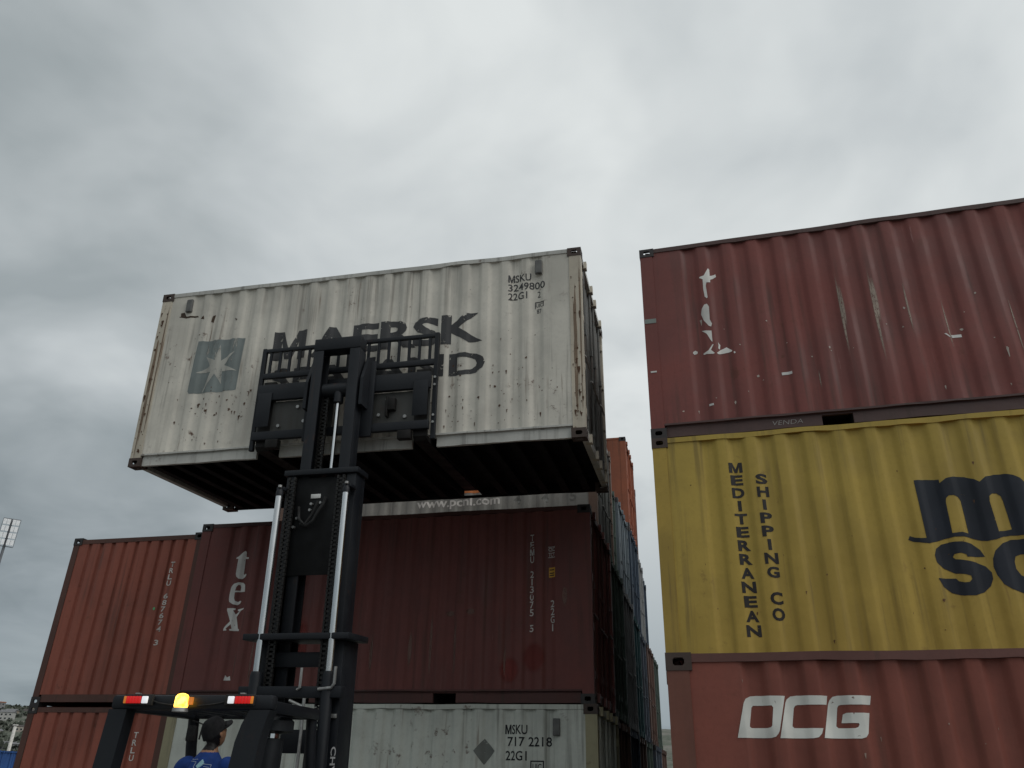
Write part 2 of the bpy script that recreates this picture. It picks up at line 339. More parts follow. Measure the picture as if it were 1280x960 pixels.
def container(mw, label, mats, group=None, hgt=H, pitch=.278, depth=.036, amp=0., seed=0, under=False, end_pitch=.2, hero_end=False, name='shipping_container', door_mat=None):
    """mats: (walls, posts, castings, rails)"""
    mwl, mpo, mca, mra = mats; h = hgt
    root = empty(name, mw, label, 'container', group)
    fw = Wall(L/2-.156, .171, h-.062, pitch, depth, .30, pl_front, amp, seed, 16 if amp else 1)
    root_front = put('side_panel', fw.mesh('side_panel') if amp else cached(('front', h, pitch, depth), lambda: fw.mesh('side_panel')), mwl, root)
    put('side_panel', cached(('back', h), lambda: Wall(L/2-.156, .171, h-.062, .278, .036, .3, pl_back).mesh('side_panel')), mwl, root)
    ew = Wall(WD/2-.112, .150, h-.098, end_pitch, .04, .10, pl_end, .008 if hero_end else 0, seed, 10 if hero_end else 1, (.62, .13, .12, .13))
    end_o = put('end_panel', ew.mesh('end_panel') if hero_end else cached(('end', h), lambda: ew.mesh('end_panel')), mwl, root)
    for sy in (-1, 1):
        put('top_rail', cached(('trail', sy, h, seed if amp else 0), lambda: MB().wavy(-L/2+.178, L/2-.178, *sorted((sy*(WD/2-.006), sy*(WD/2-.066))), h-.064, h-.008, seed+sy, .016 if amp else 0., 40).mesh('top_rail', 40)), mra, root)
        put('bottom_rail', cached(('brail', sy, seed if amp else 0), lambda: bottom_rail_mesh(sy, .014 if amp else 0., seed)), UNDER if under and sy > 0 else mra, root)  # lifted container's far bottom rail takes the black underside colour on every face
        for sx in (-1, 1):
            put('corner_post', cached(('post', sx, sy, h), lambda: post_mesh(sx, sy, h)), mpo, root)
            for z in (.059, h-.059): put('corner_casting', cached('cast', casting_mesh), mca, root, loc=(sx*(L/2-.089), sy*(WD/2-.081), z))
    for sx in (-1, 1):
        put('header', cached(('head', sx, h), lambda: MB().box(*sorted((sx*(L/2-.008), sx*(L/2-.085))), -WD/2+.162, WD/2-.162, h-.100, h-.030).mesh('header')), mra, root)
        put('sill', cached(('sill', sx, h), lambda: MB().box(*sorted((sx*(L/2-.008), sx*(L/2-.085))), -WD/2+.162, WD/2-.162, .045, .152).mesh('sill')), mra, root)
    for c in (-1.0425, 1.0425): put('fork_pocket', cached('pocket', lambda: MB().box(-.163, -.151, -WD/2+.086, WD/2-.086, .016, .134).box(.151, .163, -WD/2+.086, WD/2-.086, .016, .134).mesh('fork_pocket')), UNDER, root, loc=(c, 0, 0))
    put('roof_panel', cached(('roof', h), lambda: roof_mesh(h)), mwl, root)
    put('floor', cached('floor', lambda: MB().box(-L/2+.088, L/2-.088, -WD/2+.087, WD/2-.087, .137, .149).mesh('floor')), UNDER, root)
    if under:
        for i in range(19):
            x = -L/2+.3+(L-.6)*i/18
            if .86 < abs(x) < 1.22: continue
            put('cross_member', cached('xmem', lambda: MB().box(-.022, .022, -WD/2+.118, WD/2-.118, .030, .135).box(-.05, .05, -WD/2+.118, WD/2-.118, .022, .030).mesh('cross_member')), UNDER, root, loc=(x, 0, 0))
    # cargo doors close the +x end
    for sy in (-1, 1):
        lw = cached(('leaf', sy, h), lambda: Wall(.545, .158, h-.106, .27, .036, .07, lambda s, z, d: pl_door(s+sy*.553, z, d)).mesh('door'))
        door = put('door', lw, door_mat or mwl, root)
        for k, yy in enumerate((.20, .84)):
            put('lock_rod', cached(('rod', h), lambda: rod_mesh(h)), door_mat or mra, door, loc=(L/2-.028, sy*yy, 0))
            put('handle', cached(('hand', sy), handle_mesh), mra, door, loc=(L/2-.02, sy*yy-.2, 1.05+.08*k))
        for z in (.35, .95, 1.6, h-.35): put('hinge', cached('hinge', hinge_mesh), mpo, door, loc=(L/2-.03, sy*(WD/2-.10), z))
        for yy in (.20, .84):
            put('cam_keeper', cached('keep', keeper_mesh), mpo, door, loc=(L/2-.005, sy*yy, h-.07))
            put('cam_keeper', cached('keep', keeper_mesh), mpo, door, loc=(L/2-.005, sy*yy, .09))
    return root, (fw, root_front), (ew, end_o)

# ---- lettering laid onto a corrugated wall
_glyph = {}
def glyph(ch, bold):
    key = (ch, bold)
    if ch == 'M':
        t = .20+bold*1.2
        pl = [(0, 0), (t, 0), (t, .62), (.5-t*.42, .0), (.5+t*.42, .0), (1-t, .62), (1-t, 0), (1, 0), (1, 1), (1-t*1.15, 1), (.5, .34), (t*1.15, 1), (0, 1)]
        return pl, [tuple(q) for q in tessellate_polygon([[Vector((a, b, 0)) for a, b in pl]])], 1.1
    if key not in _glyph:
        cu = bpy.data.curves.new('txt', 'FONT'); cu.body = ch; cu.fill_mode = 'FRONT'; cu.resolution_u = 3; cu.offset = bold
        o = bpy.data.objects.new('txt', cu); col.objects.link(o); bpy.context.view_layer.update()
        me = bpy.data.meshes.new_from_object(o.evaluated_get(bpy.context.evaluated_depsgraph_get()))
        vs_ = [(v.co.x, v.co.y) for v in me.vertices]; fs = [tuple(p.vertices) for p in me.polygons]
        bpy.data.objects.remove(o); bpy.data.curves.remove(cu); bpy.data.meshes.remove(me)
        xs = [p[0] for p in vs_]; ys = [p[1] for p in vs_]; x0, x1, y0, y1 = min(xs), max(xs), min(ys), max(ys)
        _glyph[key] = ([((a-x0)/(x1-x0), (b-y0)/(y1-y0)) for a, b in vs_], fs, (x1-x0)/(y1-y0))
    return _glyph[key]
def word(body, s0, z0, s1, z1, bold=.03, slant=0.):
    if len(body) > 1 and body[0] == 'M':
        k = {'MAERSK': .185, 'MSKU': .30}[body]; c = s0+(s1-s0)*k
        return word('M', s0, z0, s0+(s1-s0)*(k-.022), z1, bold)+word(body[1:], c, z0, s1, z1, bold)
    vs_, fs, _ = glyph(body, bold); return [([(s0+(s1-s0)*a+slant*b*(z1-z0), z0+(z1-z0)*b) for a, b in vs_], fs)]
def column(body, sc_, ztop, zbot, wid, bold=.03, gap=.22):
    out = []; n = len(body); st = (ztop-zbot)/(n-gap)
    for i, ch in enumerate(body):
        if ch == ' ': continue
        z1 = ztop-i*st; z0 = z1-st*(1-gap); w = wid*(.3 if ch in 'I1' else 1.12 if ch in 'MNW' else 1); out += word(ch, sc_-w/2, z0, sc_+w/2, z1, bold)
    return out
def polys(groups):
    out = []
    for g_ in groups:
        tri = tessellate_polygon([[Vector((a, b, 0)) for a, b in lp] for lp in g_]); out.append(([p for lp in g_ for p in lp], [tuple(t) for t in tri]))
    return out
def ragged(s0, z0, s1, z1, sd_=0, n=22):
    out = []
    for k in range(n):
        t = 2*math.pi*k/n; q = 1+.45*noise.noise((math.cos(t)*2.2+sd_, math.sin(t)*2.2, sd_*1.7)); c, s = math.cos(t), math.sin(t)
        out.append(((s0+s1)/2+(s1-s0)/2*q*math.copysign(abs(c)**.7, c), (z0+z1)/2+(z1-z0)/2*q*math.copysign(abs(s)**.8, s)))
    return polys([[out]])
def flecks(n, s0, z0, s1, z1, sd_, r0_=.006, r1_=.028, drip=.5):
    rd = random.Random(sd_); out = []
    for _ in range(n):
        cs = rd.uniform(s0, s1); cz = z0+(z1-z0)*rd.random()**1.5; r_ = r0_+(r1_-r0_)*rd.random()**2.5; pl = []
        tail = rd.uniform(1, 5)*r_ if rd.random() < drip else 0
        for k in range(9):
            t = 2*math.pi*k/9; q = rd.uniform(.55, 1.25); z = cz+r_*q*math.sin(t); pl.append((cs+r_*q*math.cos(t)*(.45 if k in (6, 7) and tail else 1), z-(tail if k in (6, 7) else 0)))
        out += polys([[pl]])
    return out
def rect(s0, z0, s1, z1): return [([(s0, z0), (s1, z0), (s1, z1), (s0, z1)], [(0, 1, 2, 3)])]
def decal(name, tris, wall, mat, off=.003):
    w, parent = wall; bm = bmesh.new()
    for vs_, fs in tris:
        bv = [bm.verts.new((a, 0, b)) for a, b in vs_]
        for f in fs:
            if len(set(f)) > 2:
                try: bm.faces.new([bv[i] for i in f])
                except ValueError: pass
    bm.verts.ensure_lookup_table(); xs = [v.co.x for v in bm.verts]; zs = [v.co.z for v in bm.verts]; x0, x1, z0, z1 = min(xs), max(xs), min(zs), max(zs)
    for s, _ in w.ks:
        if x0 < s < x1: bmesh.ops.bisect_plane(bm, geom=bm.verts[:]+bm.edges[:]+bm.faces[:], plane_co=(s, 0, 0), plane_no=(1, 0, 0), dist=1e-6)
    if w.amp:
        for z in w.rows:
            if z0 < z < z1: bmesh.ops.bisect_plane(bm, geom=bm.verts[:]+bm.edges[:]+bm.faces[:], plane_co=(0, 0, z), plane_no=(0, 0, 1), dist=1e-6)
    for v in bm.verts: v.co = Vector(w.P(v.co.x, v.co.z, off))
    for f in bm.faces:
        c = f.calc_center_median(); f.normal_update()
        n = Vector(w.place(0, 0, -1))-Vector(w.place(0, 0, 0))
        if f.normal.dot(n) < 0: f.normal_flip()
    m = bpy.data.meshes.new(name); bm.to_mesh(m); bm.free(); m.shade_smooth(); m.update()
    return put(name, m, mat, parent)

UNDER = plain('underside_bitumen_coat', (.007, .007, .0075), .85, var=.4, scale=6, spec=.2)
CAST_DARK = paint('casting_dark_steel', (.038, .034, .034), rust=.4, streak=.3, spots=.6, seed=3)
CAST_RUST = paint('casting_rusty', (.062, .042, .034), rust=.7, streak=.5, spots=.9, seed=4)
def local(Fm, u, v, z): return Fm @ Matrix.Translation((u, v, z))
def leftbox(u, v, z): return local(FT, u-L/2, v+WD/2, z)          # by the front right corner
def rightbox(u, v, z): return local(FK, u+L/2, v+WD/2, z)         # by the front left corner

# -- materials of the containers one can tell apart
W_WALL = paint('white_paint_lifted', (.61, .58, .51), rust=1., streak=.5, spots=1., seed=5, rough=.5)
W_POST = paint('white_paint_rusted_post', (.50, .45, .365), rust=1., streak=.6, spots=1., seed=6)
W_RAIL = paint('white_paint_rail', (.50, .495, .46), rust=.4, streak=.5, spots=.6, seed=7)
M_WALL = paint('white_paint_lower', (.58, .60, .54), rust=.7, streak=.5, spots=.8, seed=8)
M_POST = paint('white_paint_lower_post', (.33, .30, .19), rust=1., streak=.7, spots=.9, seed=9)
T_WALL = paint('maroon_paint_tex', (.160, .050, .043), rust=.3, streak=.45, spots=.4, seed=10, scuff=.5)
T_RAIL = paint('maroon_paint_rail', (.085, .034, .03), rust=.3, streak=.5, spots=.5, seed=11)
R_WALL = paint('red_oxide_paint_end', (.285, .086, .057), rust=.35, streak=.5, spots=.5, seed=12, scuff=.25)
R2_WALL = paint('red_oxide_paint_lower', (.30, .088, .058), rust=.35, streak=.4, spots=.4, seed=13)
R_POST = paint('red_oxide_post', (.10, .045, .034), rust=.5, streak=.6, spots=.7, seed=14)
K_WALL = paint('oxblood_paint_top', (.182, .053, .044), rust=.3, streak=.5, spots=.5, seed=15, scuff=.9)
K_RAIL = paint('oxblood_rail', (.085, .050, .046), rust=.4, streak=.5, spots=.5, seed=16)
Y_WALL = paint('yellow_paint', (.40, .285, .052), fade=(.45, .33, .08), rust=.35, streak=.42, spots=.35, seed=17)
Y_POST = paint('yellow_paint_post', (.36, .25, .05), rust=.6, streak=.5, spots=.5, seed=18)
O_WALL = paint('brick_red_paint', (.200, .057, .039), rust=.4, streak=.45, spots=.4, seed=19)
O_RAIL = paint('brick_red_rail', (.13, .056, .046), rust=.4, streak=.4, spots=.4, seed=20)
O_POST = paint('brick_red_post', (.17, .064, .044), rust=.5, streak=.4, spots=.5, seed=21)
G_WALL = paint('grey_paint_behind', (.26, .262, .245), rust=.4, streak=.5, spots=.4, seed=22)
G_POST = paint('grey_post_browned', (.16, .105, .08), rust=.8, streak=.6, spots=.9, seed=23)
WHITE_P = printing('white_lettering', (.72, .71, .68), .16)
WHITE_W = printing('white_lettering_worn', (.62, .60, .57), .36, 20)
BLACK_P = printing('black_lettering', (.022, .022, .025), .10)
GREY_P = printing('charcoal_lettering_worn', (.060, .060, .062), .30, 11, 2)
NAVY_P = printing('navy_lettering', (.016, .021, .031), .12, 22, 3)
LOGO_P = printing('faded_blue_panel', (.24, .275, .27), .42, 12, 4, .22, .9, .16)
STAR_P = printing('off_white_star', (.52, .51, .46), .42, 14, 6, .4, .85, .2)
PALE_P = printing('pale_scrape', (.40, .33, .27), .56, 60, 8, .30, .85, .22, True)
FAINT_P = printing('faint_scrape', (.24, .15, .125), .56, 40, 8, .22, .6, .3, True)
RED_P = printing('red_touch_up', (.24, .040, .032), .60, 5, 9, .5, .55, .5, True)
ORANGE_P = printing('orange_patch', (.75, .25, .08), .05)
AMBER_P = printing('amber_label', (.62, .33, .05), .25, 60)
SAGE_P = printing('grey_green_patch', (.22, .25, .23), .3, 20)
STAIN_P = printing('brown_stain', (.26, .165, .095), .66, 30, 11, .12, .42, .45, True)

TEX= [[[(-5.263,2.149),(-5.246,2.129),(-5.241,2.057),(-5.200,2.051),(-5.202,2.028),(-5.245,2.027),(-5.237,1.797),(-5.222,1.789),(-5.203,1.806),(-5.194,1.788),(-5.212,1.751),(-5.248,1.723),(-5.299,1.729),(-5.338,1.763),(-5.351,1.801),(-5.352,2.026),(-5.391,2.028),(-5.399,2.043),(-5.352,2.061)]],
  [[(-5.271,1.675),(-5.221,1.670),(-5.187,1.640),(-5.171,1.537),(-5.313,1.526),(-5.307,1.439),(-5.288,1.402),(-5.248,1.387),(-5.224,1.408),(-5.201,1.400),(-5.215,1.364),(-5.255,1.341),(-5.314,1.352),(-5.379,1.390),(-5.405,1.434),(-5.410,1.500),(-5.397,1.602),(-5.350,1.652)], [(-5.280,1.635),(-5.255,1.635),(-5.241,1.605),(-5.242,1.551),(-5.312,1.548),(-5.306,1.599)]],
  [[(-5.405,1.297),(-5.262,1.294),(-5.262,1.272),(-5.288,1.263),(-5.250,1.208),(-5.205,1.252),(-5.231,1.261),(-5.232,1.281),(-5.138,1.302),(-5.141,1.284),(-5.183,1.263),(-5.233,1.172),(-5.181,1.009),(-5.159,0.994),(-5.158,0.973),(-5.287,0.976),(-5.300,0.997),(-5.269,1.003),(-5.289,1.067),(-5.358,1.005),(-5.339,0.990),(-5.344,0.977),(-5.410,0.982),(-5.407,1.006),(-5.306,1.109),(-5.373,1.239),(-5.399,1.268)]]]
TEXK= [[[(0.818,4.781),(0.832,4.763),(0.829,4.672),(0.899,4.698),(0.903,4.660),(0.830,4.618),(0.827,4.581),(0.781,4.580),(0.771,4.537),(0.778,4.371),(0.767,4.358),(0.745,4.384),(0.737,4.497),(0.742,4.632),(0.701,4.657),(0.709,4.671),(0.759,4.683)]],
  [[(0.761,4.282),(0.781,4.238),(0.775,4.065),(0.796,4.004),(0.783,3.966),(0.758,3.978),(0.705,4.060),(0.682,4.150),(0.695,4.221),(0.730,4.275)]],
  [[(0.669,3.929),(0.781,3.909),(0.779,3.759),(0.768,3.767),(0.724,3.872)]],
  [[(0.776,3.724),(0.788,3.723),(0.752,3.651),(0.792,3.605),(0.776,3.596),(0.665,3.609),(0.664,3.625),(0.722,3.648)]],
  [[(0.930,3.677),(0.989,3.621),(0.981,3.608),(0.828,3.589),(0.816,3.606),(0.857,3.645)]],
  [[(0.838,3.751),(0.863,3.713),(0.852,3.652),(0.836,3.668),(0.844,3.716)]],
  [[(0.549,3.663),(0.574,3.680),(0.601,3.660),(0.594,3.633),(0.560,3.624),(0.544,3.643)]],
  [[(0.998,3.597),(1.015,3.600),(1.023,3.580),(1.007,3.571)]]]
MSC= [[[(2.584,1.914),(2.695,1.921),(2.813,1.909),(2.814,1.871),(2.881,1.917),(2.963,1.933),(3.053,1.922),(3.124,1.889),(3.169,1.856),(3.232,1.906),(3.314,1.927),(3.404,1.926),(3.476,1.905),(3.531,1.871),(3.579,1.808),(3.598,1.732),(3.593,1.316),(3.715,1.320),(3.711,1.295),(3.514,1.292),(3.420,1.308),(3.322,1.313),(3.258,1.303),(3.190,1.278),(3.113,1.267),(3.041,1.282),(2.971,1.307),(2.910,1.321),(2.834,1.321),(2.755,1.311),(2.673,1.287),(2.605,1.269),(2.529,1.280),(2.467,1.297),(2.426,1.318),(2.446,1.357),(2.488,1.335),(2.538,1.323),(2.587,1.323)], [(2.822,1.358),(2.829,1.666),(2.838,1.710),(2.870,1.738),(2.915,1.738),(2.950,1.717),(2.968,1.679),(2.967,1.350),(2.907,1.365)], [(3.226,1.353),(3.213,1.655),(3.223,1.706),(3.257,1.734),(3.296,1.736),(3.327,1.707),(3.336,1.662),(3.349,1.372)]],
  [[(3.061,1.122),(2.905,1.124),(2.898,1.148),(2.857,1.164),(2.799,1.157),(2.783,1.129),(2.801,1.106),(2.874,1.093),(2.969,1.071),(3.046,1.030),(3.083,0.973),(3.081,0.912),(3.048,0.846),(2.979,0.788),(2.900,0.761),(2.802,0.763),(2.709,0.791),(2.646,0.847),(2.613,0.931),(2.769,0.927),(2.788,0.899),(2.828,0.884),(2.872,0.886),(2.899,0.913),(2.897,0.944),(2.857,0.959),(2.773,0.973),(2.683,1.025),(2.631,1.083),(2.626,1.154),(2.652,1.216),(2.705,1.256),(2.785,1.274),(2.887,1.273),(2.971,1.250),(3.033,1.190)]],
  [[(3.618,1.175),(3.540,1.248),(3.435,1.271),(3.312,1.272),(3.230,1.237),(3.153,1.170),(3.117,1.096),(3.106,1.020),(3.118,0.938),(3.153,0.855),(3.214,0.806),(3.302,0.773),(3.407,0.766),(3.511,0.802),(3.593,0.892),(3.447,0.924),(3.371,0.907),(3.324,0.936),(3.296,0.998),(3.300,1.067),(3.318,1.114),(3.364,1.130),(3.424,1.127),(3.463,1.086)]]]
OCG= [[[(0.963,-0.328),(0.777,-0.326),(0.741,-0.329),(0.711,-0.345),(0.696,-0.372),(0.636,-0.584),(0.849,-0.583),(0.877,-0.575),(0.895,-0.556),(0.905,-0.538)], [(0.873,-0.387),(0.754,-0.387),(0.743,-0.399),(0.722,-0.501),(0.720,-0.516),(0.731,-0.524),(0.833,-0.523),(0.853,-0.519),(0.862,-0.508),(0.881,-0.399)]],
  [[(1.229,-0.327),(1.037,-0.325),(0.998,-0.330),(0.972,-0.349),(0.961,-0.372),(0.903,-0.584),(1.109,-0.582),(1.140,-0.576),(1.162,-0.554),(1.174,-0.523),(0.999,-0.522),(0.988,-0.511),(1.011,-0.402),(1.021,-0.387),(1.037,-0.382),(1.216,-0.382)]],
  [[(1.495,-0.327),(1.291,-0.326),(1.260,-0.333),(1.238,-0.354),(1.226,-0.380),(1.173,-0.581),(1.396,-0.582),(1.423,-0.574),(1.440,-0.552),(1.468,-0.431),(1.328,-0.431),(1.307,-0.440),(1.292,-0.491),(1.392,-0.492),(1.394,-0.502),(1.384,-0.516),(1.365,-0.522),(1.268,-0.521),(1.257,-0.510),(1.280,-0.399),(1.289,-0.386),(1.305,-0.382),(1.481,-0.382)]]]
STAR = [(-5.0, 1.69), (-4.76, 1.57), (-4.7, 1.28), (-4.91, 1.1), (-5.18, 0.99), (-5.31, 1.29), (-5.2, 1.53), (-5.01, 1.36)]
SQ = [(-5.36, 1.78), (-4.65, 1.77), (-4.68, 1.01), (-4.73, 0.99), (-5.36, 0.99), (-5.39, 1.03)]

def shift(groups, ds, dz): return [[[(a+ds, b+dz) for a, b in lp] for lp in g_] for g_ in groups]

# ------------------------------------------------ the lifted white container
cw, cw_w, _ = container(FW @ Matrix.Translation((-L/2, WD/2, 0)), 'white container with grey block capitals, lifted high on the forklift mast', (W_WALL, W_POST, CAST_RUST, W_RAIL), amp=.016, seed=3, depth=.027, under=True, door_mat=paint('dark_door_paint', (.13, .13, .122), rust=.8, streak=1., spots=1., seed=41))  # doors set far darker than the white walls, with dirt runs and rust
hx = L/2
decal('lettering', word('MAERSK', hx-4.20, 1.375, hx-1.285, 1.80, .035), cw_w, GREY_P)
decal('lettering', word('SEALAND', hx-4.20, .93, hx-1.245, 1.245, .030), cw_w, GREY_P)
decal('emblem_panel', polys([[[(a+hx, b) for a, b in SQ]]]), cw_w, LOGO_P)
tips = STAR[:7]; ctr = STAR[7]; star = []
for i in range(7):
    a, b = tips[i], tips[(i+1) % 7]; star.append(a); m_ = ((a[0]+b[0])/2-ctr[0], (a[1]+b[1])/2-ctr[1]); ln = math.hypot(*m_)
    star.append((ctr[0]+m_[0]/ln*.105, ctr[1]+m_[1]/ln*.105))
decal('emblem_star', polys([[[(a+hx, b) for a, b in star]]]), cw_w, STAR_P, .006)
decal('lettering', word('MSKU', hx-.955, 2.185, hx-.655, 2.295, .012)+word('3249800', hx-.955, 2.055, hx-.475, 2.16, .012)+word('22G1', hx-.955, 1.925, hx-.705, 2.03, .012)
      +word('2', hx-.575, 1.93, hx-.535, 2.02, .0), cw_w, GREY_P)
decal('lettering', rect(hx-.61, 1.855, hx-.49, 1.868)+rect(hx-.61, 1.77, hx-.598, 1.855)+rect(hx-.505, 1.79, hx-.493, 1.855)+word('UIC', hx-.592, 1.79, hx-.51, 1.845, .01)+word('87', hx-.585, 1.70, hx-.525, 1.765, .01), cw_w, GREY_P)
def vent(root, x, z, mat):
    put('vent', cached('vent', lambda: MB().bbox(-.045, .045, -.028, .012, -.10, .10, .008).box(-.035, .035, -.033, -.026, -.09, -.055).mesh('vent')), mat, root, loc=(x, -WD/2+.018, z))
VENT = plain('vent_grey_plastic', (.12, .12, .115), .7)
vent(cw, hx-5.60, 2.36, VENT); vent(cw, hx-.555, 2.36, VENT)
decal('rust_stain', polys([[[(-2.72, 2.20), (-2.60, 2.17), (-2.42, 2.19), (-2.44, 2.21), (-2.60, 2.20), (-2.66, 2.30), (-2.70, 2.31), (-2.69, 2.21)]], [[(-2.38, 2.15), (-2.33, 2.19), (-2.31, 2.13)]], [[(-2.20, 2.18), (-2.15, 2.19), (-2.17, 2.07), (-2.21, 2.09)]],
      [[(-1.83, 2.10), (-1.78, 2.07), (-1.80, 2.05)]]]), cw_w, printing('rust_scrape', (.06, .035, .02), .2, 20))
fk_ = decal('rust_flecks', flecks(170, -2.75, .25, 2.78, 1.4, 3, .003, .014, .4)+flecks(60, .75, .25, 2.75, 1.1, 8, .003, .018, .5)+flecks(40, -2.3, .6, -1.4, 1.0, 5, .004, .022, .6)+flecks(25, -2.8, 1.4, 2.7, 2.4, 6, .003, .012, .3), cw_w, printing('rust_flecks', (.10, .050, .028), .30, 90, 0, 1., .85, .15), .004); fk_['kind'] = 'stuff'

def flat_word(name, tris, parent, y, mat, dz=0):
    mb = MB()
    for vs_, fs in tris: mb.add([(a, y, b+dz) for a, b in vs_], fs)
    return put(name, mb.mesh(name), mat, parent)
RUSTF = printing('post_rust', (.085, .042, .022), .15, 40); RUSTB = printing('post_brown', (.20, .12, .07), .45, 16, 5, .25, .6, .3)
for a, b in ((-hx+.012, -hx+.15), (hx-.15, hx-.012)):
    q = flat_word('rust_flecks', flecks(34, a+.012, .2, b-.012, 2.4, int(a*7)+20, .005, .022, .6), cw, -WD/2+.003, RUSTF); q['kind'] = 'stuff'
    q = flat_word('rust_stain', ragged(a+.03, .25, a+.075, 1.9, a+3.1)+ragged(b-.03, .6, b-.008, 2.4, a+5.), cw, -WD/2+.0045, RUSTB); q['kind'] = 'stuff'

# ------------------------------------------------ left block, front row
cm_, cm_w, _ = container(leftbox(.03, 0, 0), 'dirty white container with small black stencilled numbers, under the maroon tex container', (M_WALL, M_POST, CAST_RUST, M_WALL), amp=.010, seed=7)
for q in (word('MSKU', hx-1.185, H-.355, hx-.90, H-.245, .014), word('717 2218', hx-1.155, H-.495, hx-.585, H-.385, .014), word('22G1', hx-1.175, H-.655, hx-.905, H-.545, .014)): decal('lettering', q, cm_w, BLACK_P)
for q in ([(1.44, 2.04), (1.58, 2.18), (1.72, 2.04), (1.58, 1.88)], [(-.62, 2.02), (-.48, 2.16), (-.34, 2.02), (-.48, 1.86)]): decal('placard', polys([[q]]), cm_w, printing('grey_placard', (.17, .18, .165), .25, 16))
decal('lettering', rect(hx-.86, 1.925, hx-.68, 1.94)+rect(hx-.86, 1.80, hx-.845, 1.925)+rect(hx-.695, 1.80, hx-.68, 1.925)+word('UIC', hx-.83, 1.83, hx-.71, 1.905, .01), cm_w, BLACK_P)
vent(cm_, hx-.52, H-.27, VENT)
ct_, ct_w, _ = container(leftbox(0, 0, H), 'maroon container lettered tex in white, behind the mast on a dirty white container', (T_WALL, T_WALL, CAST_DARK, T_RAIL), amp=.010, seed=11)
for q in shift(TEX, hx, 0): decal('letter', polys([q]), ct_w, WHITE_P)
decal('lettering', column('TEMU 213075 5', hx-.825, 2.20, .885, .056, .006, .12)+column('22G1', hx-.54, 1.29, .89, .056, .006, .12), ct_w, WHITE_W)
decal('lettering', word('CSC', hx-.595, 1.955, hx-.505, 2.005, .01)+word('TCT', hx-.595, 1.88, hx-.505, 1.935, .01)+rect(hx-.60, 1.865, hx-.50, 1.872)+rect(hx-.60, 2.012, hx-.50, 2.018), ct_w, WHITE_W)
decal('label', rect(hx-.59, 1.595, hx-.50, 1.73), ct_w, AMBER_P)
for z_ in (1.615, 1.645, 1.69): decal('label_print', rect(hx-.58, z_, hx-.51, z_+.014), ct_w, BLACK_P, .005)
for k, (a, b, c, d) in enumerate(((2.25, .25, 2.2, 1.3), (1.9, .25, 1.85, 1.2), (2.55, .4, 2.48, 1.0), (4.92, .2, 4.86, .95), (1.75, 1.12, 1.6, 1.22), (2.05, 1.1, 1.9, 1.2), (.42, 1.2, .33, 1.5), (5.15, .3, 5.11, .75), (3.1, .3, 3.05, .9), (1.2, .3, 1.17, .8))): decal('scrape', ragged(hx-a, b, hx-c, d, k+.7), ct_w, FAINT_P)
for k, (a, b, c, d) in enumerate(((1.30, .2, .95, .62), (.98, .35, .62, .80), (4.25, .3, 4.0, 1.2))): decal('touch_up', ragged(hx-a, b, hx-c, d, k+4.2), ct_w, RED_P, .0025)
decal('sticker', polys([[[(hx-5.26, .30), (hx-5.16, .30), (hx-5.18, .36), (hx-5.22, .34), (hx-5.25, .37)]]]), ct_w, WHITE_P)

# end-on stack at the far left: its end walls face the camera
def endon(z): return FT @ Matrix.Translation((-8.73+WD/2, .40+L/2, z)) @ Matrix.Rotation(R(90), 4, 'Z')
for z, wm, lab, sd_ in ((0, R2_WALL, 'red container seen end-on at far left, lower of the two end-on ones', 21), (H, R_WALL, 'rust-red container seen end-on at far left, upper of the two with vertical white number', 22)):
    rr, _, re_ = container(endon(z), lab, (wm, R_POST, CAST_DARK, R_POST), hero_end=True, seed=sd_, end_pitch=.225)
    decal('lettering', column('TRLU 687674 3' if z else 'TRLU 487215 0', 7.51-6.76, 2.13 if z else 2.23, .85 if z else .95, .075, .018, .2), re_, printing('white_number', (.62, .58, .54), .14, 20), .005)
    if z: decal('sticker', polys([[[(.585+.02*math.cos(t*.785), 1.40+.025*math.sin(t*.785)) for t in range(8)]]]), re_, printing('green_sticker', (.12, .45, .2), .1))

# ------------------------------------------------ left block, rows behind
cg, cg_w, _ = container(leftbox(-.20, 2.5, 2*H), 'grey container with white web address, seen as a strip above the maroon tex container', (G_WALL, G_POST, G_POST, G_WALL), door_mat=paint('dark_grey_door_paint', (.075, .08, .075), rust=.5, streak=.7, spots=.6, seed=42))
decal('lettering', word('www.pcnl.com', hx-3.32, .865, hx-1.75, 1.08, .022), cg_w, printing('white_web_address', (.70, .69, .66), .2, 18))
for ch, q in (('4', 1.49), ('4', .99), ('5', .49)): decal('digit', word(ch, hx-q, .90, hx-q+.12, 1.08, .02), cg_w, printing('ghost_digit', (.17, .175, .165), .3, 18))
decal('label', rect(hx-2.50, 1.15, hx-2.02, 1.34), cg_w, ORANGE_P)
def pal(nm, c, sd_): return paint(nm, c, rust=.5, streak=.6, spots=.6, seed=sd_, rough=.6)
P_ = {'brown': pal('brown_paint', (.10, .055, .042), 31), 'green': pal('dark_green_paint', (.06, .085, .07), 32), 'blue': pal('blue_paint', (.032, .052, .08), 33),
      'pale_blue': pal('pale_blue_paint', (.13, .16, .18), 34), 'navy': pal('navy_paint', (.06, .075, .10), 35), 'orange': pal('orange_paint', (.27, .082, .040), 36),
      'pink': pal('faded_red_paint', (.20, .085, .065), 37), 'grey': pal('mid_grey_paint', (.22, .225, .225), 38), 'teal': pal('teal_paint', (.05, .12, .13), 39)}
